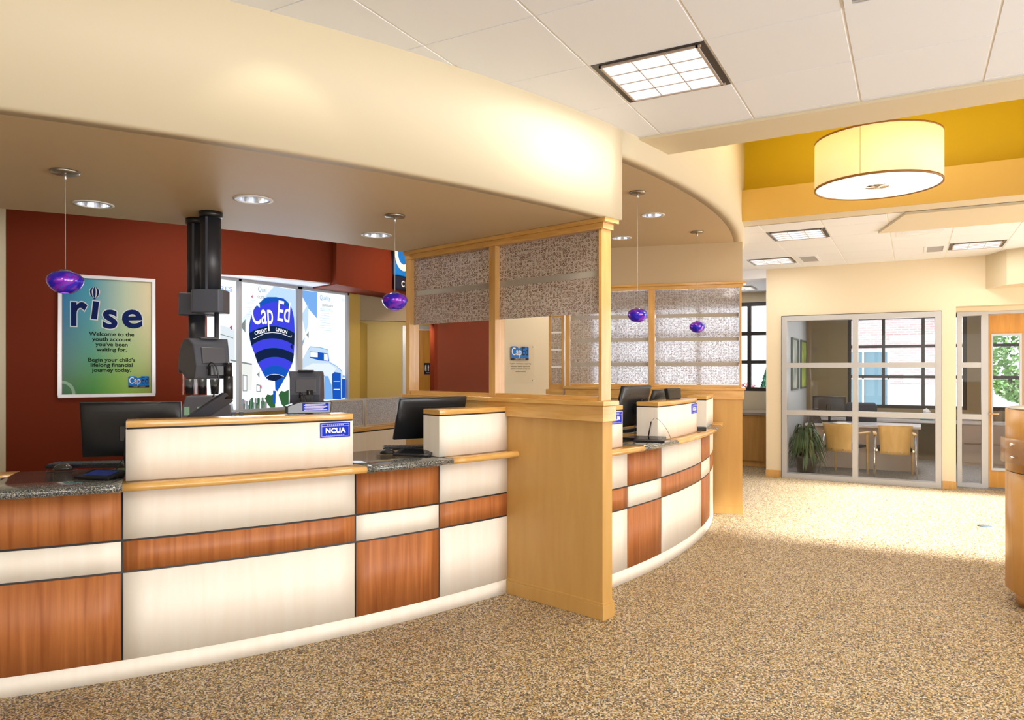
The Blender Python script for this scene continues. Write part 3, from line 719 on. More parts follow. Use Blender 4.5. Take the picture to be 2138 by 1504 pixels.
def monitor(loc, rz, tilt, zc, label, wdt=.54, hgt=.32, zbase=1.05, cables=True):
    """back of the monitor faces local -y; the top leans towards -y"""
    r = empty('monitor', label, 'monitor', (loc[0], loc[1], zbase), rz)
    T = Matrix.Translation((0, 0, zc - zbase)) @ Matrix.Rotation(tilt, 4, 'X')
    w, h = wdt / 2, hgt / 2
    sh = MB(); nn = 5
    ring = []
    for (k, y) in ((1, .022), (1, .006), (.995, .000), (.96, -.006), (.88, -.012), (.76, -.017), (.6, -.020), (.4, -.022)):
        ring.append([(-w * k, y, -h * k), (w * k, y, -h * k), (w * k, y, h * k), (-w * k, y, h * k)])
    vs_ = [p for q in ring for p in q]
    fs = [(4 * i + j, 4 * i + (j + 1) % 4, 4 * i + 4 + (j + 1) % 4, 4 * i + 4 + j) for i in range(7) for j in range(4)] + [(0, 1, 2, 3), (28, 29, 30, 31)]
    sh.add(vs_, fs, True, T); sh.build('back_shell', BLACKP, r)
    MB().box(-w + .01, w - .01, .0222, .0232, -h + .012, h - .01, T).build('screen', BLACKG, r)
    MB().box(-w * .6, w * .6, -.0225, -.0170, h * .62, h * .66, T).build('vent_slot', DARKREV, r)
    nk = T @ Vector((0, -.024, -.01))
    MB().cyl(T @ Vector((0, -.018, 0)), T @ Vector((0, -.045, 0)), .045, n=20).box(-.045, .045, nk.y - .05, nk.y - .008, nk.z - .05, nk.z + .04).build('mount', BLACKP, r, bevel=.004)
    MB().tube([(0, nk.y - .035, nk.z), (0, nk.y - .06, (nk.z) * .5), (0, nk.y - .03, .02)], .02, n=10).build('arm', BLACKP, r)
    MB().box(-.11, .11, nk.y - .10, nk.y + .08, 0, .014).build('base', BLACKP, r, bevel=.004)
    if cables:
        MB().tube([(.02, nk.y - .02, nk.z + .02), (.05, nk.y - .05, nk.z + .085), (.10, nk.y - .04, nk.z + .02), (.11, nk.y - .02, nk.z - .06), (.04, nk.y, .02)], .003).tube(
            [(-.02, nk.y - .02, nk.z + .02), (.0, nk.y - .05, nk.z + .06), (.04, nk.y - .05, nk.z + .0), (-.02, nk.y - .01, nk.z - .12), (-.07, nk.y - .03, .015)], .003).build('cable', BLACKP, r)
    return r
def yaw_of(ux, uy): return atan2(uy, ux)
monitor((-3.977, 2.596), yaw_of(.76, .65), radians(8), 1.295, 'black monitor with its back to us at the left end of the near counter')
monitor((-3.094, 4.344), yaw_of(.49, .88), radians(20), 1.285, 'black leaning monitor behind the short screen box by the near divider')
monitor((-2.10, 5.93), yaw_of(.12, .99), radians(14), 1.325, 'black monitor on the far counter just right of the divider post', hgt=.36)
monitor((-2.13, 6.78), yaw_of(.06, 1.0), radians(18), 1.29, 'black monitor behind the middle screen box of the far counter')

def sig_pad(px, py, rz, label, scr, w=.22, d_=.14):
    p = at(px, py, 1.052)
    r = empty('signature_pad', label, 'signature pad', p, rz)
    T = Matrix.Rotation(radians(9), 4, 'X')
    MB().box(-w / 2, w / 2, -d_ / 2, d_ / 2, .012, .026, T).box(-w / 2 + .01, w / 2 - .01, .0, d_ / 2 - .01, 0, .02).build('body', BLACKP, r, bevel=.003)
    MB().box(-w / 2 + .035, w / 2 - .03, -d_ / 2 + .03, d_ / 2 - .02, .026, .0275, T).build('screen', scr, r)
    return r
PADB = mat('pad_screen_blue', (.02, .03, .10), .12, emit=(.02, .04, .25), es=.25)
sig_pad(211, 998, yaw_of(.95, .28), 'black signature pad with a dark blue screen at the left end of the near counter', PADB)
sig_pad(866, 951, yaw_of(.98, .25), 'black signature pad on granite below the leaning monitor', BLACKG, w=.26, d_=.15)
r = sig_pad(1357, 922, yaw_of(.97, .2), 'black signature pad with an upright pen on the far counter', BLACKG, w=.25, d_=.15)
MB().cyl((-.02, .05, .03), (.005, .05, .16), .005, .006, n=10).build('pen', BLACKP, r)
MB().tube([(.005, .05, .155), (.04, .04, .19), (.11, .0, .14), (.17, -.05, .04), (.16, -.09, .003), (.10, -.08, .003)], .0016, n=6).build('pen_cord', BLACKP, r)

def mouse(px, py, rz, label, m):
    p = at(px, py, 1.051)
    r = empty('computer_mouse', label, 'computer mouse', p, rz)
    vs_, fs = [], []
    for i in range(9):
        for j in range(16):
            a = pi / 2 * i / 8; b_ = 2 * pi * j / 16
            rr = cos(a); vs_.append((.032 * rr * cos(b_), .056 * rr * sin(b_), .036 * sin(a) ** .9 if a > 0 else 0))
    for i in range(8):
        for j in range(16): fs.append((i * 16 + j, i * 16 + (j + 1) % 16, (i + 1) * 16 + (j + 1) % 16, (i + 1) * 16 + j))
    fs.append(tuple(range(15, -1, -1)))
    MB().add(vs_, fs, True).build('shell', m, r)
    MB().box(-.003, .003, .02, .036, .026, .0335).build('wheel', SILVER, r)
    MB().tube([(0, .054, .008), (.02, .10, .003), (.10, .09, .003), (.13, .0, .003), (.05, -.06, .003), (-.06, -.10, .003), (-.10, -.04, .003)], .0018, n=6).build('cable', BLACKP, r)
mouse(131, 981, radians(-60), 'dark glossy mouse with a looping cable at the far left of the granite', mat('smoky_plastic', (.06, .055, .05), .12))
mouse(809, 948, radians(-70), 'black mouse with a looping cable on granite between the screen boxes', BLACKP)

def keyboard(loc, rz, label):
    r = empty('keyboard', label, 'keyboard', loc, rz)
    MB().box(-.22, .22, -.075, .075, .004, .022).build('case', BLACKP, r, bevel=.004)
    b = MB()
    for i in range(15):
        for j in range(5): b.box(-.21 + i * .028, -.21 + i * .028 + .024, -.065 + j * .026, -.065 + j * .026 + .022, .022, .028)
    b.build('keys', GREYP, r)
keyboard(at(188, 975, 1.051), yaw_of(.8, .6), 'black keyboard left of the first monitor stand')
keyboard(at(862, 938, 1.051), yaw_of(.75, .66), 'black keyboard behind the signature pad by the short screen box')

r = empty('desk_phone', 'black desk equipment with tangled cables behind the far divider post', 'phone', at(1316, 904, 1.051), .4)
MB().slab_xz([(-.1, 0), (.1, 0), (.1, .06), (-.1, .03)], -.09, .09).build('body', BLACKP, r, bevel=.004)
MB().tube([(-.09, -.05, .06), (-.03, -.05, .085), (.05, -.05, .085), (.1, -.05, .07)], .014, n=10).build('handset', BLACKG, r)
MB().tube([(-.09, -.05, .05), (-.12, -.12, .01), (-.02, -.15, .01), (.06, -.12, .02), (.10, -.05, .02), (.13, .06, .10)], .004, n=6).build('cord', SILVER, r)
r = empty('customer_display', 'small black two-sided display standing on the middle screen box', 'display', (-1.90, 6.45, 1.371), radians(75))
MB().slab_xz([(-.10, .0), (.10, 0), (.115, .10), (-.115, .10)], -.02, .02, Matrix.Rotation(radians(-8), 4, 'X')).build('case', BLACKP, r, bevel=.006)
MB().box(-.098, .098, -.022, -.02, .012, .09, Matrix.Rotation(radians(-8), 4, 'X')).build('screen', BLACKG, r)
r = empty('card_reader', 'black device on the granite behind the last screen box', 'card reader', at(1461, 899, 1.051), .3)
MB().slab_xz([(-.06, 0), (.06, 0), (.06, .035), (-.06, .02)], -.04, .04).build('body', BLACKP, r, bevel=.003)
MB().box(-.045, .045, -.03, .03, .0, .036).build('keypad', GREYP, r)

# pneumatic tube columns
def column(x, y, label, rx, ry, rz, low):
    r = empty('transfer_column', label, 'column', (x, y, 1.60), rz)
    n = 32
    def ell(k, z0, z1): return [(rx * k * cos(2 * pi * i / n), ry * k * sin(2 * pi * i / n)) for i in range(n)]
    def pr(k, z0, z1, nm, m):
        p = ell(k, z0, z1); b = MB(); vs_ = [(a, c, z0 - 1.6) for a, c in p] + [(a, c, z1 - 1.6) for a, c in p]
        b.add(vs_, [(i, (i + 1) % n, n + (i + 1) % n, n + i) for i in range(n)], True); b.add(vs_[:n], [tuple(range(n - 1, -1, -1))]); b.add(vs_[n:], [tuple(range(n))])
        return b.build(nm, m, r)
    pr(1.0, 2.10, 2.60, 'upper_tube', COLM)
    pr(1.14, 2.605, 2.639, 'ceiling_flange', BLACKP)
    if low: pr(.85, 1.60, 2.05, 'lower_tube', COLM)
    else: MB().cyl((.045, -.02, 0), (.045, -.02, .45), .014, n=14).build('lower_pole', COLM, r)
    MB().box(-rx * .12, rx * .12, -ry * 1.04, -ry * .98, .50, 1.0).build('seam_strip', GREYP, r)
    MB().prism([(-rx * 1.6, -ry * .9), (-rx * 1.3, -ry * 1.35), (rx * 1.3, -ry * 1.35), (rx * 1.6, -ry * .9), (rx * 1.5, ry * 1.2), (-rx * 1.5, ry * 1.2)], .40, .545).build('collar', GREYP, r, bevel=.005)
column(-3.88, 3.06, 'front dark grey transfer tube column rising to the tan soffit', .062, .062, radians(30), 0)
column(-4.14, 3.16, 'rear dark grey transfer tube column, left of and behind the front one', .062, .062, radians(30), 1)

def hooded(loc, rz, label, s=1.0, arm=True):
    """hooded display seen from the back; local -y faces us"""
    r = empty('hooded_display', label, 'display', loc, rz)
    side = [(-.13, -.0), (-.13, .19), (-.07, .25), (.05, .27), (.16, .16), (.17, .05), (.08, -.02), (-.05, -.05)]
    # profile in y-z, extruded along x, narrowing to the back
    b = MB(); prof = [(-.10, -.04), (-.125, .05), (-.085, .19), (-.03, .235), (.05, .232), (.11, .20), (.15, .14), (.175, .06), (.18, .0), (.15, .0), (.14, .02), (.02, -.04)]
    n = len(prof); vs_ = []
    for sx_, k in ((-1, 0), (1, 1)):
        for y, z in prof:
            wx = .135 if y > -.05 else .115
            vs_.append((sx_ * wx * s, y * s, z * s))
    fs = [tuple(range(n - 1, -1, -1)), tuple(range(n, 2 * n))] + [(i, (i + 1) % n, n + (i + 1) % n, n + i) for i in range(n)]
    b.add(vs_, fs); b.build('hood', GREYP, r, bevel=.008 * s, seg=3)
    T = Matrix.Translation((0, -.105 * s, .12 * s)) @ Matrix.Rotation(radians(-16), 4, 'X')
    MB().box(-.070 * s, .085 * s, -.008 * s, .004 * s, -.058 * s, .055 * s, T).build('back_plate', mat('plate_grey', (.075, .076, .088), .35), r, bevel=.004)
    MB().box(-.06 * s, .06 * s, -.06 * s, .06 * s, .23 * s, .245 * s).build('handle', BLACKP, r, bevel=.004)
    MB().box(-.03 * s, .06 * s, -.16 * s, -.10 * s, -.02 * s, .05 * s).build('bracket', BLACKP, r, bevel=.004)
    MB().tube([(-.04 * s, -.13 * s, .03 * s), (-.03 * s, -.17 * s, .07 * s), (.0, -.19 * s, .03 * s), (.01, -.19 * s, -.07 * s), (-.01, -.15 * s, -.16 * s)], .004).build('cable', BLACKP, r)
    return r
RZC = YAW
r = hooded((-3.70, 2.89, 1.625), RZC + radians(42), 'grey hooded display held up on a jointed arm below the columns', .87)
MB().cyl((.08, -.13, -.02), (.08, -.13, .06), .022, n=20).cyl((.08, -.13, -.155), (.08, -.13, -.02), .027, n=20).build('joint', BLACKP, r)
A = Vector((.08, -.13, -.14)); B_ = Vector((-.10, .06, -.31))
dv = (B_ - A)
b = MB(); side_ = Vector((0, 1, 0)) * .03; up = Vector((dv.z, 0, -dv.x)).normalized() * .038
b.add([A - side_ + up, A + side_ + up, A + side_ - up, A - side_ - up, B_ - side_ + up, B_ + side_ + up, B_ + side_ - up, B_ - side_ - up], [(0, 1, 2, 3), (4, 7, 6, 5), (0, 4, 5, 1), (1, 5, 6, 2), (2, 6, 7, 3), (3, 7, 4, 0)])
b.build('arm', GREYP, r, bevel=.012, seg=3)
MB().tube([B_, B_ + Vector((-.03, .03, -.1)), B_ + Vector((-.02, .05, -.35)), B_ + Vector((0, .05, -1.0))], .03, n=12).build('post', BLACKP, r)
r = hooded((-3.50, 3.50, 1.44), RZC + radians(12), 'grey hooded display standing behind the right end of the long screen box', .82)
MB().cyl((.03, -.10, -.075), (.03, -.10, .07), .020, n=18).cyl((.03, -.10, -.40), (.03, -.10, -.07), .016, n=18).build('joint', BLACKP, r)
r = empty('terminal', 'black card terminal with a blue printed label on top of the long screen box', 'terminal', (-3.275, 3.33, 1.371), radians(57))
MB().slab_xz([(-.16, 0), (.105, 0), (.11, .075), (-.085, .075), (-.16, .05)], -.04, .045).build('case', BLACKG, r, bevel=.005)
MB().box(-.07, .09, -.043, -.0405, .018, .066).build('label_plate', NBLUE, r)
b = MB()
for k in range(6): b.box(-.062 + .008 * (k % 2), .082 - .012 * ((k * 2) % 3), -.0436, -.043, .022 + .007 * k, .0248 + .007 * k)
b.build('print_line', WHITE, r)
r = empty('webcam', 'tiny black two-part device on top of the long screen box', 'webcam', (-3.60, 3.03, 1.371), radians(55))
MB().box(-.035, -.008, -.012, .012, 0, .016).box(.010, .035, -.012, .012, 0, .016).box(-.01, .012, -.006, .006, .004, .010).build('body', BLACKP, r)

# dispenser behind the columns
r = empty('dispenser', 'grey dispenser with clear bins in front of the mural, behind the jointed arm', 'dispenser', (-5.30, 4.10, 1.12), RZC + .3)
MB().slab_xz([(-.16, 0), (.26, 0), (.23, .22), (.15, .30), (-.12, .30), (-.17, .12)], -.12, .14).build('base', mat('mid_grey_plastic', (.13, .13, .15), .4), r, bevel=.01)
for k in range(3):
    MB().box(-.15 + k * .10, -.06 + k * .10, -.06, .08, .31, .58).build('clear_bin', GLASS, r)
    MB().cyl((-.105 + k * .10, .01, .31), (-.105 + k * .10, .01, .44), .03, .04, n=16).build('cup', BLACKP, r)
    if k < 2: MB().box(-.13 + k * .10, -.09 + k * .10, -.125, -.118, .14, .21, Matrix.Rotation(0, 4, 'X')).build('green_light', mat('pale_green_light', (.4, .7, .5), .4), r)
r = empty('back_cabinet', 'low cabinet holding the dispenser behind the tellers', 'cabinet', (-5.30, 4.10, 0), RZC + .3)
MB().box(-.35, .45, -.2, .2, 0, 1.09).build('body', CREAM, r); MB().box(-.36, .46, -.21, .21, 1.09, 1.12).build('top', MAPLEH, r)

# back workstation with fabric panels
r = empty('back_workstation', 'pale workstation with a maple cap behind the near counter', 'workstation', (-4.83, 5.6, 0))
MB().box(-.02, .10, -.95, .78, 0, 1.02).box(.10, 1.1, .66, .78, 0, 1.02).build('body', CREAM, r)
MB().box(-.04, .12, -.96, .80, 1.035, 1.07).box(.12, 1.12, .64, .80, 1.035, 1.07).build('cap', MAPLEH, r, bevel=.003)
MB().box(-.015, .095, -.945, .775, 1.02, 1.035).box(.095, 1.1, .665, .775, 1.02, 1.035).build('reveal', DARKREV, r)
for (y0, y1, lab) in ((-.93, -.02, 'grey fabric privacy panel behind the grey hooded display'), (0, .70, 'grey fabric privacy panel left of the near divider')):
    q = empty('fabric_panel', lab, 'privacy panel', (-4.81, 5.6, 1.072))
    MB().box(-.012, .012, y0 + .015, y1 - .015, .018, .262).build('fabric', FABRIC, q)
    MB().box(-.018, .018, y0, y1, 0, .018).box(-.018, .018, y0, y1, .262, .28).box(-.018, .018, y0, y0 + .018, .018, .262).box(-.018, .018, y1 - .018, y1, .018, .262).build('aluminium_edge', SILVER, q)
q = empty('panel_post', 'pair of thin aluminium panel posts left of the near divider', 'post', (-4.81, 6.345, 1.072))
MB().cyl((0, -.02, 0), (0, -.02, .30), .012, n=12).build('post', SILVER, q); MB().cyl((0, .02, 0), (0, .02, .30), .012, n=12).build('post', SILVER, q)

# ------------------------------------------------------------------ poster on the red wall
def poster_print():
    m = mat('poster_print', (.3, .5, .3), .25, spec=.3); N, L, b = nodes(m)
    tc = N.new('ShaderNodeTexCoord'); sx_ = N.new('ShaderNodeSeparateXYZ'); L.new(tc.outputs['Generated'], sx_.inputs[0])
    top = ramp(m, sx_.outputs['X'], [(0, (.0, .15, .36)), (.3, (.05, .30, .42)), (.7, (.46, .55, .40)), (1, (.66, .56, .35))])
    bot = ramp(m, sx_.outputs['X'], [(0, (.0, .11, .015)), (.35, (.03, .25, .0)), (.7, (.20, .40, .0)), (1, (.24, .30, .01))])
    f_ = ramp(m, sx_.outputs['Z'], [(.12, (0, 0, 0)), (.75, (1, 1, 1))])
    mx = N.new('ShaderNodeMix'); mx.data_type = 'RGBA'; L.new(f_, mx.inputs['Factor']); L.new(bot, mx.inputs['A']); L.new(top, mx.inputs['B'])
    L.new(mx.outputs['Result'], b.inputs['Base Color']); return m
pc = RW @ Vector((.015, -.002, 1.935))
r = empty('poster', 'silver framed blue and green poster with a small balloon on the red wall', 'poster', pc, UA)
pw, ph = .38, .54
b = MB()
for (x0, x1, z0, z1) in ((-pw, pw, ph - .03, ph), (-pw, pw, -ph, -ph + .03), (-pw, -pw + .03, -ph + .03, ph - .03), (pw - .03, pw, -ph + .03, ph - .03)): b.box(x0, x1, -.028, 0, z0, z1)
b.build('frame', mat('pale_silver_frame', (.62, .60, .60), .32, .35), r, bevel=.003)
MB().box(-pw + .03, pw - .03, -.012, -.004, -ph + .03, ph - .03).build('print', poster_print(), r)
DB = mat('deep_navy_print', (.005, .016, .10), .7, spec=.1); OUT = mat('pale_outline_print', (.55, .60, .62), .3); TXT = mat('dark_green_print', (.010, .02, .010), .8, spec=.05)
for (m_, off, yy) in ((OUT, .017, -.0125), (DB, .008, -.0135)):
    lettering('title_letter', 'r', .43, m_, r, (-.235, yy, .095), offset=off, depth=.0004, xs=.78)
    lettering('title_letter', '\u0131', .30, m_, r, (-.108, yy, .165), Matrix.Rotation(radians(6), 4, 'Y'), offset=off + .004, depth=.0004, xs=.9)
    lettering('title_letter', 's', .335, m_, r, (.015, yy, .082), offset=off, depth=.0004, xs=.98)
    lettering('title_letter', 'e', .335, m_, r, (.195, yy, .09), Matrix.Rotation(radians(-4), 4, 'Y'), offset=off, depth=.0004, xs=1.08)
lettering('welcome_text', "Welcome to the\nyouth account\nyou've been\nwaiting for.", .047, TXT, r, (.03, -.0125, .008), offset=.0012, depth=.0004, xs=1.12, line=.98)
lettering('begin_text', "Begin your child's\nlifelong financial\njourney today.", .047, TXT, r, (.03, -.0125, -.222), offset=.0012, depth=.0004, xs=1.12, line=.98)
def balloon_small(parent, cx_, cz, s, y, m1, m2):
    def out(k, n=14):
        p = []
        for i in range(n + 1):
            a = pi * i / n; p.append((cx_ + k * s * .5 * sin(a) ** .9 if 0 < i < n else cx_, cz + s * .5 * cos(a) - (s * .12 if i > n * .7 else 0)))
        return p
    L_ = out(-1); R_ = out(1)
    MB().slab_xz(L_ + R_[::-1][1:-1], y, y + .0005).build('balloon_outline', m2, parent)
    for k0, k1 in ((-.86, -.5), (-.25, .2), (.45, .82)):
        a_, b_ = out(k0), out(k1)
        MB().slab_xz(a_[1:-1] + b_[1:-1][::-1], y - .001, y - .0004).build('balloon_stripe', m1, parent)
    MB().box(cx_ - s * .09, cx_ + s * .09, y - .0008, y, cz - s * .78, cz - s * .66).build('basket', m1, parent)
balloon_small(r, -.105, .395, .085, -.0128, DB, OUT)
def logo(parent, w, y, cx_=0, cz=0, small=True, facing_text=True):
    """blue stepped plaque, white 'Cap' and dark 'Ed', black strip with 'CREDIT UNION'"""
    h = w * .60; x = lambda t: cx_ - w / 2 + t * w; z = lambda t: cz - h / 2 + t * h
    top = [(0, .16), (1, .16), (1, .93), (.97, 1), (.62, 1), (.58, .93), (.45, .84), (.40, .90), (.33, 1.0), (.05, 1.0), (0, .93)]
    MB().slab_xz([(x(a), z(c)) for a, c in top][::-1], y - .004, y).build('logo_plate', LBLUE, parent)
    MB().slab_xz([(x(a), z(c)) for a, c in [(.02, 0), (.98, 0), (1, .03), (1, .158), (0, .158), (0, .03)]][::-1], y - .0045, y).build('logo_strip', NAVY, parent)
    lettering('logo_word', 'Cap', h * .80, WHITE, parent, (x(.31), y - .0055, z(.36)), xs=.72, offset=h * .004, depth=.0005)
    lettering('logo_word', 'Ed', h * .86, NAVY, parent, (x(.79), y - .0055, z(.36)), xs=.72, offset=h * .004, depth=.0005)
    lettering('logo_subtitle', 'CREDIT UNION', h * .12, WHITE, parent, (x(.5), y - .006, z(.045)), xs=1.0, space=1.25, depth=.0004)
logo(r, .17, -.0125, .245, -.405)
b = MB(); n = 24
ring = [(-.35 + .10 * cos(radians(90 - 90 * i / n)), -.51 + .12 * sin(radians(90 - 90 * i / n))) for i in range(n + 1)]
ring += [(-.35 + .075 * cos(radians(90 * i / n)), -.51 + .095 * sin(radians(90 * i / n))) for i in range(n + 1)]
b.slab_xz(ring, -.0128, -.0122).build('pale_ring', mat('pale_green_print', (.18, .36, .20), .3), r)

# small logo plaque on the beige wall, seen through the near divider
bz = atan2(10.13 - 8.47, -4.21 + 4.90)
BW = Matrix.Translation((-4.90, 8.47, 0)) @ Matrix.Rotation(bz, 4, 'Z')
def on_wall(M, px):  # x along wall M where photo column px meets it
    dr = (-sin(YAW) + cos(YAW) * (px - CX) / FPX, cos(YAW) + sin(YAW) * (px - CX) / FPX)
    o = M.to_translation(); u = (M @ Vector((1, 0, 0))) - o
    det = -dr[0] * u.y + u.x * dr[1]
    d = (-o.x * u.y + u.x * o.y) / det
    return ((d * dr[0] - o.x) * u.x + (d * dr[1] - o.y) * u.y), d
x_, d_ = on_wall(BW, 1084)
z_ = CAMZ - (738 - HY) / FPX * d_; w_ = 46 / FPX * d_ * 1.03
r = empty('logo_plaque', 'small blue logo plaque with lines of text on a clear panel, beige wall', 'sign', BW @ Vector((x_, -.001, z_)), bz)
logo(r, w_, -.012)
MB().box(-w_ * .7, w_ * .85, -.009, -.004, -w_ * 1.35, w_ * .42).build('clear_panel', GLASS, r)
lettering('text_lines', 'CapEd is committed to supporting\neducation, financial opportunity\nand the community to help each\nmember succeed', w_ * .085, TXT, r, (w_ * .05, -.0105, -w_ * .48), xs=1.0, depth=.0003, line=1.35)
b = MB()
for (a_, c_) in ((.78, .30), (.78, -1.2)): b.cyl((w_ * a_, -.02, w_ * c_), (w_ * a_, 0, w_ * c_), .008, n=12)
b.build('standoff', SILVER, r)

# restroom sign on its door
DM = HW @ Matrix.Translation((.757, .918, 0))
x_, d_ = on_wall(DM, 896); z_ = CAMZ - (770 - HY) / FPX * d_
r = empty('restroom_sign', 'dark restroom sign with white figures on the orange door', 'sign', DM @ Vector((x_, -.001, z_)), HU)
w_ = 22 / FPX * d_; hs = w_ * 1.08
MB().box(-w_ / 2, w_ / 2, -.006, 0, -hs / 2, hs / 2).build('plate', NAVY, r)
b = MB()
def fig(b, x0, s, skirt):
    b.cyl((x0, -.0075, s * .30), (x0, -.006, s * .30), s * .045, n=12)
    b.box(x0 - s * .055, x0 + s * .055, -.0075, -.006, s * .02, s * .24)
    if skirt: b.slab_xz([(x0 - s * .09, -s * .10), (x0 + s * .09, -s * .10), (x0 + s * .04, s * .06), (x0 - s * .04, s * .06)], -.0075, -.006)
    b.box(x0 - s * .045, x0 - s * .01, -.0075, -.006, -s * .24, s * .03).box(x0 + s * .01, x0 + s * .045, -.0075, -.006, -s * .24, s * .03)
fig(b, -w_ * .36, w_, True); fig(b, -w_ * .08, w_, False)
b.box(-w_ * .225, -w_ * .215, -.0075, -.006, -w_ * .24, w_ * .34)
b.build('figure', WHITE, r)
b = MB(); n = 20; c0 = (w_ * .26, -w_ * .06)
b.slab_xz([(c0[0] + w_ * .15 * cos(radians(100 + 250 * i / n)), c0[1] + w_ * .15 * sin(radians(100 + 250 * i / n))) for i in range(n + 1)] + [(c0[0] + w_ * .11 * cos(radians(350 - 250 * i / n)), c0[1] + w_ * .11 * sin(radians(350 - 250 * i / n))) for i in range(n + 1)], -.0075, -.006)
b.cyl((w_ * .22, -.0075, w_ * .27), (w_ * .22, -.006, w_ * .27), w_ * .045, n=12).box(w_ * .20, w_ * .24, -.0075, -.006, 0, w_ * .22).box(w_ * .2, w_ * .36, -.0075, -.006, -.005, w_ * .04).box(w_ * .33, w_ * .37, -.0075, -.006, -w_ * .16, 0).box(w_ * .24, w_ * .34, -.0075, -.006, w_ * .10, w_ * .13)
b.build('wheelchair_symbol', WHITE, r)
lettering('caption', 'RESTROOM', w_ * .12, WHITE, r, (0, -.0065, -w_ * .44), depth=.0004)

# big logo on the red bulkhead, mostly behind the divider
LM = Matrix.Translation((-5.38, 6.65, 0)) @ Matrix.Rotation(atan2(1.05, -.12), 4, 'Z')
x_, d_ = on_wall(LM, 818)
r = empty('logo_sign', 'large blue logo wall sign mostly hidden by the tan soffit and divider', 'sign', LM @ Vector((x_ + .62, -.002, 2.97)), atan2(1.05, -.12))
MB().box(-.62, .62, -.05, 0, -.38 + .17, .22).build('sign_face', LBLUE, r, bevel=.02)
MB().box(-.62, .62, -.052, 0, -.38, -.38 + .165).build('sign_strip', NAVY, r, bevel=.02)
lettering('logo_word', 'Cap', .62, WHITE, r, (-.26, -.052, -.13), offset=.012, depth=.004, xs=.8)
lettering('logo_subtitle', 'CREDIT  UNION', .10, WHITE, r, (.02, -.053, -.335), space=1.5, depth=.003, offset=.003)

# ------------------------------------------------------------------ backlit mural
def on_mural(px, py):
    dr = (-sin(YAW) + cos(YAW) * (px - CX) / FPX, cos(YAW) + sin(YAW) * (px - CX) / FPX)
    d = MX / dr[0]; return (dr[1] * d, CAMZ - (py - HY) / FPX * d)
MO = (MX, 4.62, 1.22)
r = empty('backlit_mural', 'backlit window mural with a blue balloon and an old truck on the staff wall', 'mural', MO, pi / 2)
def e_(name, c, st=1.0): return emitter(name, c, st)
MWH = e_('mural_white', (.93, .97, 1.0), 1.15)
MB().box(.0, 1.93, .0, .02, 0, 1.33).build('lit_print', MWH, r)
def shape(pts, m, name, lift, scale=4.7, ox=440, oy=560):
    q = [on_mural(ox + a / scale, oy + c / scale) for a, c in pts]
    q = [(y - MO[1], z - MO[2]) for y, z in q]
    q = [(min(max(x, .0), 1.93), min(max(z, .0), 1.33)) for x, z in q]
    return MB().slab_xz(q, -lift, -lift + .0004).build(name, m, r)
SKY1 = e_('mural_sky_blue', (.22, .48, .95), .95); PALE = e_('mural_pale_blue', (.55, .75, 1.0), 1.05)
CORB = e_('balloon_violet_blue', (.06, .065, .85), .95); NVY = e_('balloon_navy', (.010, .024, .085), .8); MID = e_('balloon_blue', (.012, .11, .62), .9)
GRN = e_('mural_tree_green', (.05, .16, .06), .8); GRY = e_('mural_grey', (.30, .36, .34), .8); PNK = e_('mural_pink', (.8, .10, .25), .8); LET = e_('mural_letter_white', (1, 1, 1), 1.2)
shape([(620, 180), (826, 215), (826, 620), (520, 300)], PALE, 'sky_patch', .0010)
shape([(280, 520), (620, 180), (560, 300), (390, 450), (300, 640)], e_('mural_faint_blue', (.78, .90, 1), 1.1), 'sky_patch', .0008)
shape([(865, 215), (1045, 235), (1042, 495), (960, 400)], SKY1, 'sky_patch', .0010)
shape([(890, 460), (960, 340), (955, 560), (930, 640)], PALE, 'sky_patch', .0010)
shape([(862, 770), (925, 680), (885, 820)], SKY1, 'sky_patch', .0012)
shape([(95, 560), (235, 600), (235, 900), (90, 880)], e_('mural_faint_grey', (.80, .88, .93), 1.0), 'house_wall', .0008)
shape([(285, 920), (410, 945), (400, 1200), (280, 1200)], e_('mural_faint_cream', (.90, .92, .88), 1.0), 'house_wall', .0008)
shape([(190, 895), (405, 938), (400, 952), (190, 912)], GRY, 'house_line', .0016)
shape([(95, 645), (220, 685), (220, 692), (95, 653)], GRY, 'house_line', .0016)
for (x0, z0, w0, h0) in ((312, 1045, 45, 165), (448, 1140, 40, 75)):
    shape([(x0, z0), (x0 + w0, z0 + 8), (x0 + w0, z0 + h0), (x0, z0 + h0)], GRY, 'window_outline', .0012)
    shape([(x0 + 7, z0 + 12), (x0 + w0 - 7, z0 + 16), (x0 + w0 - 7, z0 + h0 - 8), (x0 + 7, z0 + h0 - 8)], MWH, 'window_light', .0016)
OL = [(285, 555, 640), (300, 520, 715), (330, 490, 750), (360, 455, 775), (400, 425, 795), (450, 402, 808), (500, 388, 817), (560, 376, 820), (620, 373, 822), (700, 382, 821), (760, 398, 819), (830, 425, 816), (880, 440, 812), (930, 458, 800), (980, 485, 778), (1030, 510, 755), (1085, 545, 728)]
def edge(z):
    for (z0, a0, b0), (z1, a1, b1) in zip(OL, OL[1:]):
        if z0 <= z <= z1: t = (z - z0) / (z1 - z0); return a0 + t * (a1 - a0), b0 + t * (b1 - b0)
    return OL[-1][1:] if z > OL[-1][0] else OL[0][1:]
shape([(a, z) for z, a, b_ in OL] + [(632, 1105), (640, 1210), (728, 1085)][:0] + [(b_, z) for z, a, b_ in OL[::-1]], MID, 'balloon_envelope', .0020)
shape([(628, 1050), (728, 1075), (700, 1130), (650, 1212), (632, 1190)], MID, 'balloon_tail', .0020)
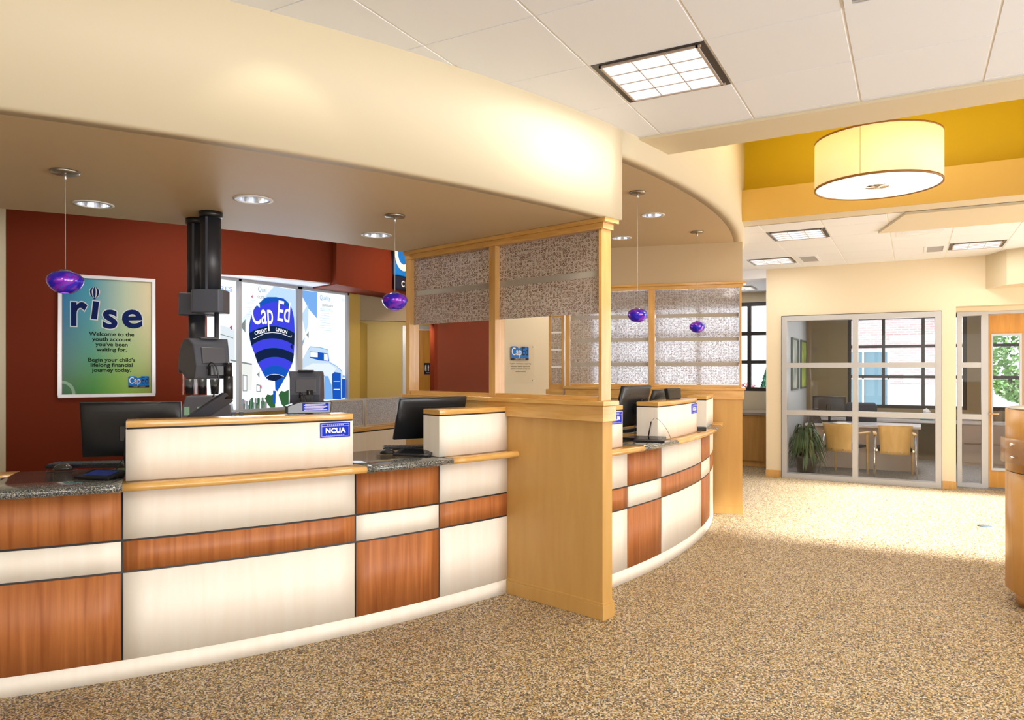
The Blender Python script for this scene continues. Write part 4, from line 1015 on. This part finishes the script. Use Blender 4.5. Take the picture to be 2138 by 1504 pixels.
def band(z0, z1, m, lift, bow=55):
    up_, lo = [], []
    for i in range(15):
        s_ = -1 + 2 * i / 14
        za = z0 + bow * s_ * s_; zb = z1 + bow * s_ * s_
        l0, r0 = edge(za); l1, r1 = edge(zb)
        up_.append(((l0 + r0) / 2 + s_ * (r0 - l0) / 2, za)); lo.append(((l1 + r1) / 2 + s_ * (r1 - l1) / 2, zb))
    shape(up_ + lo[::-1], m, 'balloon_band', lift)
band(335, 565, CORB, .0028, 70); band(570, 690, NVY, .0032, 70); band(690, 780, CORB, .0036, 70); band(785, 872, NVY, .0040, 60); band(876, 958, CORB, .0044, 60)
shape([(540, 1065), (600, 1045), (700, 1050), (720, 1062), (628, 1110), (560, 1098)], NVY, 'balloon_mouth', .0048)
def line(pts, w, m, lift, name='outline'):
    up_ = [(a, c - w) for a, c in pts]; lo = [(a, c + w) for a, c in pts][::-1]
    shape(up_ + lo, m, name, lift)
line([(540, 1068), (570, 1050), (620, 1042), (670, 1048), (715, 1064)], 2, LET, .0052)
line([(412, 695), (430, 690), (470, 668), (530, 640), (600, 632), (680, 640), (750, 665), (785, 680), (792, 660)], 2.5, LET, .0050)
def mural_text(s_, px, py, hpx, m, lift, xs=1.0, off=0, slope=0):
    x, z = on_mural(440 + px / 4.7, 560 + py / 4.7); x -= MO[1]; z -= MO[2]
    d = hypot(MX, x + MO[1]); 
    lettering('mural_word', s_, hpx / 4.7 / FPX * 7.4, m, r, (x, -lift, z), Matrix.Rotation(slope, 4, 'Y'), xs=xs, offset=off, depth=.0003)
mural_text('Cap', 508, 548, 305, LET, .0055, .56, .002, radians(-4))
mural_text('Ed', 708, 525, 300, LET, .0055, .60, .002, radians(5))
mural_text('CREDIT', 492, 640, 50, LET, .0055, .95, .001, radians(-14)); mural_text('UNION', 690, 632, 50, LET, .0055, .95, .001, radians(10))
mural_text('Qual', 505, 235, 75, SKY1, .0018, .75); mural_text('com', 490, 300, 60, GRY, .0018, .75)
mural_text('Quality', 1120, 315, 75, SKY1, .0018, .72); mural_text('community', 1145, 380, 52, GRY, .0018, .72)
mural_text('RES', 150, 225, 60, SKY1, .0018, 1.6); mural_text('Sav', 128, 260, 45, SKY1, .0018, 1.4)
for t_ in ([(288, 568), (338, 500), (338, 635)], [(775, 770), (800, 740), (800, 800)], [(935, 655), (958, 620), (958, 690)], [(450, 1045), (475, 1015), (475, 1075)]): shape(t_, GRY if t_[0][0] != 775 else NVY, 'pennant', .0046)
for t_ in ([(183, 583), (207, 560), (207, 610)], [(480, 1165), (498, 1150), (498, 1190)], [(396, 280), (410, 262), (410, 300)]): shape(t_, PNK, 'pennant', .0024)
for (a0, a1, zt) in ((530, 632, 1240), (665, 765, 1205)):
    shape([(a0, zt + 40), (a0 + 25, zt), (a0 + 60, zt + 8), (a1, zt - 10), (a1, 1385), (a0 + 70, 1385), (a0 + 30, 1340)], GRN, 'tree', .0014)
shape([(608, 1205), (636, 1205), (632, 1330), (612, 1330)], MID, 'balloon_basket', .0054)
rr = random.Random(3)
for k in range(26):
    a = 285 + rr.random() * 250; h0 = 30 + rr.random() * 80
    shape([(a, 1385 - h0), (a + 9, 1385 - h0 - 10), (a + 18, 1385 - h0), (a + 15, 1392), (a + 2, 1392)], e_('mural_figure_%d' % k, tuple(.15 + .5 * rr.random() for _ in range(3)), .75) if k < 6 else GRY if k % 2 else GRN, 'crowd_figure', .0013)
for k in range(9): line([(1070 + (k % 3) * 6, 415 + k * 24), (1200 - (k * 37) % 40, 425 + k * 24)], 2.2, PALE, .0016, 'faint_print')
for k in range(8): line([(385 - (k * 31) % 50, 320 + k * 22), (440, 322 + k * 22)], 2.0, PALE, .0016, 'faint_print')
mural_text('Inn', 1300, 330, 60, PALE, .0018, .6); mural_text('MORE THAN', 1130, 420, 44, PALE, .0020, .7)
# truck
shape([(865, 960), (950, 800), (975, 770), (1060, 775), (1150, 800), (1170, 925), (1290, 1010), (1320, 1250), (1320, 1380), (870, 1380)], e_('truck_body', (.62, .78, .95), 1.0), 'truck_body', .0012)
shape([(972, 820), (1055, 825), (1150, 840), (1160, 915), (1060, 905), (972, 880)], MID, 'truck_window', .0018)
shape([(975, 826), (1048, 830), (1048, 876), (975, 872)], MWH, 'truck_glass', .0024); shape([(1110, 840), (1145, 845), (1150, 910), (1110, 905)], MWH, 'truck_glass', .0024)
shape([(900, 985), (1000, 935), (1160, 935), (1235, 985), (1190, 1040), (1185, 1150), (1115, 1060), (1000, 1010)], e_('truck_hood', (.80, .90, 1), 1.05), 'truck_hood', .0015)
line([(1000, 1012), (1080, 1040), (1120, 1062), (1150, 1110), (1180, 1160)], 4, SKY1, .0022); line([(955, 800), (975, 772), (1060, 777), (1150, 803)], 4, SKY1, .0022)
shape([(1060, 1100), (1100, 1075), (1110, 1120), (1095, 1290), (1050, 1290)], MID, 'person_shape', .0020)
shape([(1068, 1075), (1085, 1062), (1098, 1078), (1085, 1098)], PALE, 'person_head', .0022)
shape([(1285, 1090), (1318, 1085), (1320, 1270), (1285, 1280)], MID, 'person_shape', .0020); shape([(1290, 1060), (1305, 1048), (1316, 1064), (1304, 1082)], SKY1, 'person_head', .0022)
shape([(1190, 1040), (1215, 1020), (1275, 1030), (1278, 1290), (1195, 1285)], MID, 'truck_grille', .0018)
for z_ in (1110, 1190): line([(1205, z_), (1265, z_)], 3, LET, .0024)
shape([(1118, 1060), (1150, 1060), (1185, 1150), (1190, 1290), (1115, 1290)], SKY1, 'truck_fender', .0018)
line([(1165, 925), (1230, 960), (1290, 1015)], 4, SKY1, .0024)
b = MB()
for px0, px1 in ((493, 499), (617, 626), (720.5, 724)):
    (ya, _), (yb, _) = on_mural(px0, 700), on_mural(px1, 700); b.box(ya - MO[1], yb - MO[1], -.04, .0, 0, 1.33)
(ya, _) = on_mural(722, 700)
b.box(0, 1.93, -.04, 0, 1.30, 1.335).box(0, 1.93, -.05, 0, -.012, .02)
b.build('mullion', mat('mural_frame_grey', (.42, .43, .46), .4), r)
lamp('mural_glow', 'AREA', (MX + .12, 5.55, 1.9), 12, (.88, .94, 1), aim=(0, 5.0, 1.9), size=1.7, size_y=1.2)

# ------------------------------------------------------------------ kiosk at the right edge
r = empty('round_kiosk', 'round orange maple kiosk cut off by the right edge of the view', 'kiosk', (1.08, 6.2, 0))
KW = grain('kiosk_maple', (.56, .29, .07), (.68, .38, .11), .35, (4, 4, .5), 4)
MB().lathe([(0, .0), (.44, 0), (.44, .10), (0, .10)], n=64).build('plinth', KW, r)
MB().lathe([(0, .10), (.49, .10), (.50, .11), (.50, .93), (0, .93)], n=96).build('lower_body', KW, r)
MB().lathe([(0, .93), (.494, .93), (.494, .936), (0, .936)], n=96).build('reveal', DARKREV, r)
MB().lathe([(0, .936), (.50, .936), (.50, 1.365), (0, 1.365)], n=96).build('upper_body', KW, r)
MB().lathe([(.0, 1.366), (.485, 1.366), (.49, 1.372), (.48, 1.378), (0, 1.378)], n=96).build('top', mat('kiosk_top_grey', (.45, .45, .45), .3), r)
q = empty('brochure_holder', 'clear bent acrylic holder fixed round the kiosk', 'brochure holder', (1.08, 6.2, 1.0))
ACR = mat('smoky_acrylic', (.60, .38, .22), .25); ACR.node_tree.nodes['Principled BSDF'].inputs['Alpha'].default_value = .45
MB().arc((0, 0), rect_r(.53, .535, .0, .17), 185, 262).build('acrylic_band', ACR, q)
b = MB()
for a in (205, 230, 250):
    for z in (.04, .13):
        b.cyl(polar((0, 0), .50, a, z), polar((0, 0), .545, a, z), .011, n=12)
b.build('standoff', CHROME, q)
MB().box(-.003, .003, -.03, .03, -.04, .04, Matrix.Translation(polar((0, 0), .503, 232, -.75)) @ Matrix.Rotation(radians(232), 4, 'Z')).build('outlet_plate', ALU, q)
q = empty('floor_outlet', 'small round metal cover in the sunlit floor', 'floor cover', (.67, 9.0, .0))
MB().lathe([(0, .006), (.06, .006), (.075, .001), (.075, 0), (0, 0)], n=32).build('cover', mat('blue_steel', (.14, .19, .24), .4, .5), q)
MB().box(-.02, .02, -.004, .004, .006, .009).build('latch', SILVER, q)

# ------------------------------------------------------------------ office beyond the glass
WDESK = mat('desk_taupe_laminate', (.50, .41, .34), .45); DTOP = mat('desk_top_pale', (.70, .68, .70), .25, coat=.3)
r = empty('office_desk', 'taupe desk with a pale top behind the two guest chairs', 'desk', (-.72, 13.17, 0))
MB().box(-.80, .80, -.32, -.28, .04, .71).box(.76, .80, -.28, .38, 0, .71).box(-.80, -.76, -.28, .38, 0, .71).build('panel', WDESK, r)
MB().box(-.84, .84, -.38, .42, .71, .745).build('top', DTOP, r, bevel=.004)
r = empty('credenza', 'long dark credenza with a pale top under the office window', 'cabinet', (0.4, 14.7, 0))
MB().box(-2.1, 2.9, -.22, .25, .70, .74).build('top', DTOP, r)
MB().box(.35, 2.9, -.20, .25, 0, .70).build('cabinet', WDESK, r)
for k in range(4): MB().box(.37 + k * .62, .37 + k * .62 + .59, -.215, -.20, .05, .36).build('drawer', WDESK, r); MB().box(.37 + k * .62, .37 + k * .62 + .59, -.215, -.20, .38, .69).build('drawer', WDESK, r)

CHW = grain('chair_maple', (.74, .46, .14), (.86, .58, .22), .35, (3, 3, 1), 4)
def guest_chair(loc, rz, label):
    r = empty('guest_chair', label, 'chair', loc, rz)
    # back faces local -y
    n = 8; vs_ = []; 
    for j in range(9):
        z = .36 + .44 * j / 8; y = -.20 - .05 * (j / 8) ** 1.5 + .01
        hw = .20 + .035 * (j / 8) ** 2
        for i in range(n + 1):
            t = -1 + 2 * i / n; vs_.append((t * hw, y - .03 * (1 - t * t), z))
    m_ = len(vs_); vs2 = vs_ + [(x, y + .012, z) for x, y, z in vs_]
    fs = []
    for j in range(8):
        for i in range(n):
            a = j * (n + 1) + i; fs.append((a, a + 1, a + n + 2, a + n + 1)); fs.append((m_ + a, m_ + a + n + 1, m_ + a + n + 2, m_ + a + 1))
    for i in range(n): fs.append((i, m_ + i, m_ + i + 1, i + 1)); a = 8 * (n + 1) + i; fs.append((a, a + 1, m_ + a + 1, m_ + a))
    for j in range(8):
        a = j * (n + 1); fs.append((a, a + n + 1, m_ + a + n + 1, m_ + a)); a += n; fs.append((a, m_ + a, m_ + a + n + 1, a + n + 1))
    MB().add(vs2, fs, True).build('backrest', CHW, r)
    MB().cyl((-.09, -.225, .40), (-.09, -.24, .40), .009, n=12).build('bolt', NICKEL, r); MB().cyl((.09, -.225, .40), (.09, -.24, .40), .009, n=12).build('bolt', NICKEL, r)
    MB().box(-.23, .23, -.18, .27, .40, .46).build('seat', mat('seat_charcoal', (.04, .04, .045), .8), r, bevel=.02)
    for s_ in (-1, 1):
        MB().cyl((s_ * .265, -.12, .645), (s_ * .285, -.27, 0), .012, n=12).build('leg', CHROME, r)
        MB().cyl((s_ * .255, .22, .0), (s_ * .255, .20, .645), .016, n=12).build('leg', CHW, r)
        MB().box(s_ * .265 - .025, s_ * .265 + .025, -.15, .25, .645, .668).build('armrest', CHW, r, bevel=.006)
        MB().box(s_ * .245 - .012, s_ * .245 + .012, -.16, .24, .40, .43).build('side_rail', CHROME, r)
    return r
guest_chair((-.24, 12.42, 0), radians(4), 'bent maple guest chair with chrome legs, the right one seen square from the back')
guest_chair((-.93, 12.42, 0), radians(-22), 'bent maple guest chair at the left, partly behind the potted plant')

r = empty('task_chair', 'black mesh task chair behind the office desk', 'office chair', (-.78, 13.95, 0), .1)
MB().slab_xz([(-.24, .66), (.24, .66), (.25, 1.0), (.21, 1.06), (-.21, 1.06), (-.25, 1.0)], -.02, .02).build('backrest', mat('mesh_back', (.03, .035, .05), .6), r, bevel=.015)
MB().box(-.24, .24, -.40, .06, .46, .52).build('seat', BLACKP, r, bevel=.02)
MB().cyl((0, -.15, .06), (0, -.15, .46), .03, n=14).build('stem', BLACKP, r)
for k in range(5):
    a = radians(72 * k + 10); MB().cyl((0, -.15, .09), (.30 * cos(a), -.15 + .30 * sin(a), .05), .02, .014, n=8).build('leg', BLACKP, r)
MB().tube([(0, -.05, .48), (0, .05, .6), (0, .02, .8)], .02, n=8).build('back_support', BLACKP, r)
monitor((-1.24, 13.35), radians(10), 0, 1.01, 'black monitor on the office desk seen through the glass', wdt=.52, hgt=.33, zbase=.746, cables=False)
r = empty('desk_organizer', 'dark desk phone and papers at the left end of the office desk', 'phone', (-1.42, 12.98, .746), .3)
MB().slab_xz([(-.10, 0), (.10, 0), (.07, .10), (-.04, .20), (-.10, .18)], -.08, .08).build('phone_body', BLACKP, r, bevel=.006)
MB().tube([(-.08, -.1, .17), (-.02, -.11, .24), (.06, -.1, .2)], .02, n=8).build('handset', BLACKG, r)
r = empty('paper_stack', 'white papers lying on the office desk', 'paper', (-1.02, 12.98, .746), .2)
for k in range(5): MB().box(-.11, .11, -.15, .15, .003 * k, .003 * k + .0025, Matrix.Rotation(.05 * k, 4, 'Z')).build('sheet', WHITE, r)
r = empty('tissue_box', 'white tissue tuft in a teal box on the office window ledge', 'tissue box', (.22, 14.70, .742))
MB().box(-.10, .10, -.06, .06, 0, .09).build('box', mat('teal_card', (.02, .22, .26), .5), r)
MB().add([(0, 0, .21)] + [(.06 * cos(k * pi / 4) * (1 + .3 * (k % 2)), .04 * sin(k * pi / 4), .14 + .02 * (k % 3)) for k in range(8)] + [(.03 * cos(k * pi / 4), .02 * sin(k * pi / 4), .088) for k in range(8)],
         [(0, 1 + k, 1 + (k + 1) % 8) for k in range(8)] + [(1 + k, 9 + k, 9 + (k + 1) % 8, 1 + (k + 1) % 8) for k in range(8)]).build('tissue', WHITE, r)

# pictures on the office side wall
for k, (y0, y1, lab, c_) in enumerate(((12.96, 13.72, 'tall framed greyish print nearer the glass on the office side wall', (.40, .44, .40)), (14.10, 14.90, 'tall framed yellow-green print on the office side wall by the back corner', (.42, .52, .10)))):
    q = empty('framed_picture', lab, 'picture', (-1.80, (y0 + y1) / 2, 1.73), pi / 2)
    w_ = (y1 - y0) / 2
    b = MB()
    for (x0, x1, z0, z1) in ((-w_, w_, .42, .45), (-w_, w_, -.45, -.42), (-w_, -w_ + .03, -.42, .42), (w_ - .03, w_, -.42, .42)): b.box(x0, x1, -.03, -.002, z0, z1)
    b.build('frame', mat('dark_green_frame_%d' % k, (.12, .16, .14), .4), q)
    m = mat('print_%d' % k, c_, .4); N, L, bb = nodes(m); n_ = N.new('ShaderNodeTexNoise'); n_.inputs['Scale'].default_value = 3
    L.new(coords(m), n_.inputs['Vector']); L.new(ramp(m, n_.outputs[0], [(.3, tuple(v * .5 for v in c_)), (.7, tuple(min(1, v * 1.5) for v in c_))]), bb.inputs['Base Color'])
    MB().box(-w_ + .03, w_ - .03, -.012, -.004, -.42, .42).build('print', m, q)

# potted plant behind the glass
r = empty('potted_plant', 'arching leafy plant in a dark pot behind the office glass', 'plant', (-1.45, 12.10, 0))
MB().lathe([(0, 0), (.125, 0), (.165, .26), (.165, .28), (.148, .28), (.145, .25), (0, .25)], n=28).build('pot', mat('dark_pot', (.02, .014, .012), .35), r)
MB().lathe([(0, .258), (.146, .258)], n=24).build('soil', mat('soil', (.03, .02, .012), .9), r)
LEAF = mat('leaf_green', (.045, .12, .035), .4); N, L, bb = nodes(LEAF)
oi = N.new('ShaderNodeTexNoise'); oi.inputs['Scale'].default_value = 6; L.new(coords(LEAF), oi.inputs['Vector']); L.new(ramp(LEAF, oi.outputs[0], [(.3, (.02, .06, .025)), (.7, (.10, .20, .08))]), bb.inputs['Base Color'])
rp = random.Random(5); b = MB()
for k in range(230):
    a = rp.random() * 2 * pi; ln = .13 + rp.random() * .18; h0 = .24 + rp.random() * .36; up_ = .08 + rp.random() * .20; wd = .012 + rp.random() * .012
    x0, y0 = .05 * cos(a) * rp.random(), .05 * sin(a) * rp.random(); pts = []
    for i in range(7):
        t = i / 6; rad_ = ln * t; z = h0 + up_ * sin(pi * min(t * 1.1, 1) * .8) * 1.0 - .30 * t * t * ln / .3
        w_ = wd * sin(pi * (0.08 + .92 * t)) + .001
        cxx, cyy = x0 + rad_ * cos(a), y0 + rad_ * sin(a); pts.append(((cxx - w_ * sin(a), cyy + w_ * cos(a), z), (cxx, cyy, z - .004), (cxx + w_ * sin(a), cyy - w_ * cos(a), z)))
    vs_ = [p for q_ in pts for p in q_]
    b.add(vs_, [(3 * i + j, 3 * i + j + 1, 3 * i + j + 4, 3 * i + j + 3) for i in range(6) for j in range(2)], True)
b.build('foliage', LEAF, r, fix=False)
b = MB()
for k in range(9): a = k * .7; b.tube([(.03 * cos(a), .03 * sin(a), .25), (.05 * cos(a), .05 * sin(a), .42), (.07 * cos(a), .07 * sin(a), .58)], .006, n=6)
b.build('stem', mat('stem_green', (.08, .12, .04), .5), r)

# wooden credenza in the passage
r = empty('passage_counter', 'low brown wooden counter under the far passage window', 'cabinet', (-3.6, 12.6, 0))
MB().box(-1.8, 1.62, -.02, .9, .10, .87).build('front', grain('brown_maple', (.38, .19, .05), (.48, .26, .07), .4), r)
MB().box(-1.85, 1.63, -.06, .95, .87, .91).build('top', mat('blue_grey_top', (.28, .24, .24), .15, coat=.5), r)
MB().box(-1.8, 1.62, .03, .9, 0, .10).build('toe_kick', MAPLE, r)

# ------------------------------------------------------------------ outside
struct('ground_outside', MB().box(-40, 45, 15.2, 75, -.32, -.2).box(4.8, 45, -30, 15.2, -.32, -.2).box(-40, -13.3, -30, 15.2, -.32, -.2), paint('sunlit_concrete', (.70, .68, .66), .8), 'pale sunlit pavement outside', 'ground')
def brick():
    m = mat('sunlit_brick', (.6, .4, .35), .8); N, L, b = nodes(m)
    tc = N.new('ShaderNodeTexCoord'); sx_ = N.new('ShaderNodeSeparateXYZ'); L.new(tc.outputs['Object'], sx_.inputs[0])
    cb = N.new('ShaderNodeCombineXYZ'); L.new(sx_.outputs['X'], cb.inputs[0]); L.new(sx_.outputs['Z'], cb.inputs[1])
    bt = N.new('ShaderNodeTexBrick'); bt.inputs['Scale'].default_value = 1.0; bt.inputs['Brick Width'].default_value = .22; bt.inputs['Row Height'].default_value = .075
    bt.inputs['Mortar Size'].default_value = .010; bt.inputs['Color1'].default_value = (.42, .27, .27, 1); bt.inputs['Color2'].default_value = (.48, .34, .34, 1); bt.inputs['Mortar'].default_value = (.55, .52, .52, 1)
    L.new(cb.outputs[0], bt.inputs['Vector']); L.new(bt.outputs[0], b.inputs['Base Color']); return m
r = empty('brick_building', 'pale sunlit brick building with a blue window seen through the office', 'building', (-2.4, 26, 0))
# window hole x from -2.0 to -.6 world
MB().box(-.8, .25, 0, .4, -.2, 6).box(1.75, 4.05, 0, .4, -.2, 6).box(.25, 1.75, 0, .4, 2.25, 6).box(.25, 1.75, 0, .4, -.2, .25).build('brick_wall', brick(), r)
MB().box(1.75, 4.05, -.03, 0, 2.50, 2.72).box(1.75, 4.05, -.03, 0, -.2, 1.15).build('white_band', mat('white_stone', (.42, .41, .40), .7), r)
w_ = MB().box(.25, 1.75, .1, .12, .25, 2.25).build('window_glass', mat('teal_window', (.10, .20, .26), .15), r)
MB().box(.25, 1.75, .05, .1, 2.19, 2.25).box(.25, 1.75, .05, .1, 1.30, 1.35).box(.25, 1.75, .05, .1, .25, .30).box(.25, .30, .05, .1, .3, 2.19).box(.97, 1.02, .05, .1, .3, 2.19).box(1.70, 1.75, .05, .1, .3, 2.19).build('window_bar', WHITE, w_)
MB().box(3.0, 3.3, -.25, -.03, 3.0, 3.35).build('wall_lamp', mat('lamp_grey', (.4, .4, .4), .5), r)
MB().box(2.15, 2.45, -.04, -.001, 1.2, 1.45).build('plaque', WHITE, r)
def tree(loc, h, w, label, shape_='round', m=None, seed=1):
    r = empty('tree', label, 'tree', loc)
    MB().cyl((0, 0, 0), (0, 0, h * .55), .12, .06, n=10).build('trunk', mat('bark', (.10, .07, .045), .9), r)
    rp = random.Random(seed); b = MB()
    for k in range(3200):
        u = rp.random(); th = rp.random() * 2 * pi
        if shape_ == 'cone': z = h * (.08 + .92 * u); R_ = w * (1 - u) * (.75 + .3 * rp.random())
        else:
            ph_ = math.acos(1 - 2 * u); R_ = w * sin(ph_) * (.7 + .35 * rp.random()); z = h * .62 + h * .36 * cos(ph_)
        x, y = R_ * cos(th), R_ * sin(th); s_ = .035 + .045 * rp.random()
        v1 = Vector((rp.uniform(-1, 1), rp.uniform(-1, 1), rp.uniform(-1, 1))).normalized() * s_; v2 = v1.orthogonal().normalized() * s_
        c_ = Vector((x, y, z)); b.add([c_ - v1, c_ + v2, c_ + v1, c_ - v2], [(0, 1, 2, 3)])
    b.build('foliage', m, r, fix=False)
G1 = mat('bright_leaves', (.06, .17, .03), .6); G2 = mat('blue_green_needles', (.02, .14, .08), .6); G3 = mat('pink_blossom', (.30, .12, .13), .6)
tree((2.45, 21.5, -.2), 3.9, 1.1, 'leafy green tree seen through the open office door glass', 'round', G1, 2)
tree((-3.66, 22.0, -.2), 1.95, .55, 'small blue-green conifer outside the passage window', 'cone', G2, 3)
tree((-4.10, 21.0, -.2), 1.45, .42, 'small pinkish bush outside the passage window', 'round', G3, 4)
r = empty('parked_van', 'blurry pale vehicle outside beyond the door glass', 'car', (3.3, 24, -.2))
MB().slab_xz([(-1.6, .35), (1.8, .35), (1.8, 1.0), (1.2, 1.1), (.8, 1.65), (-1.3, 1.65), (-1.6, 1.1)], -.8, .8).build('body', mat('van_grey_blue', (.45, .55, .65), .3), r, bevel=.05)
MB().slab_xz([(-1.2, 1.15), (1.0, 1.15), (.72, 1.58), (-1.15, 1.58)], -.82, -.805).build('side_window', BLACKG, r)
for x in (-1.0, 1.2): MB().cyl((x, -.85, .33), (x, -.6, .33), .33, n=24).build('wheel', BLACKP, r)
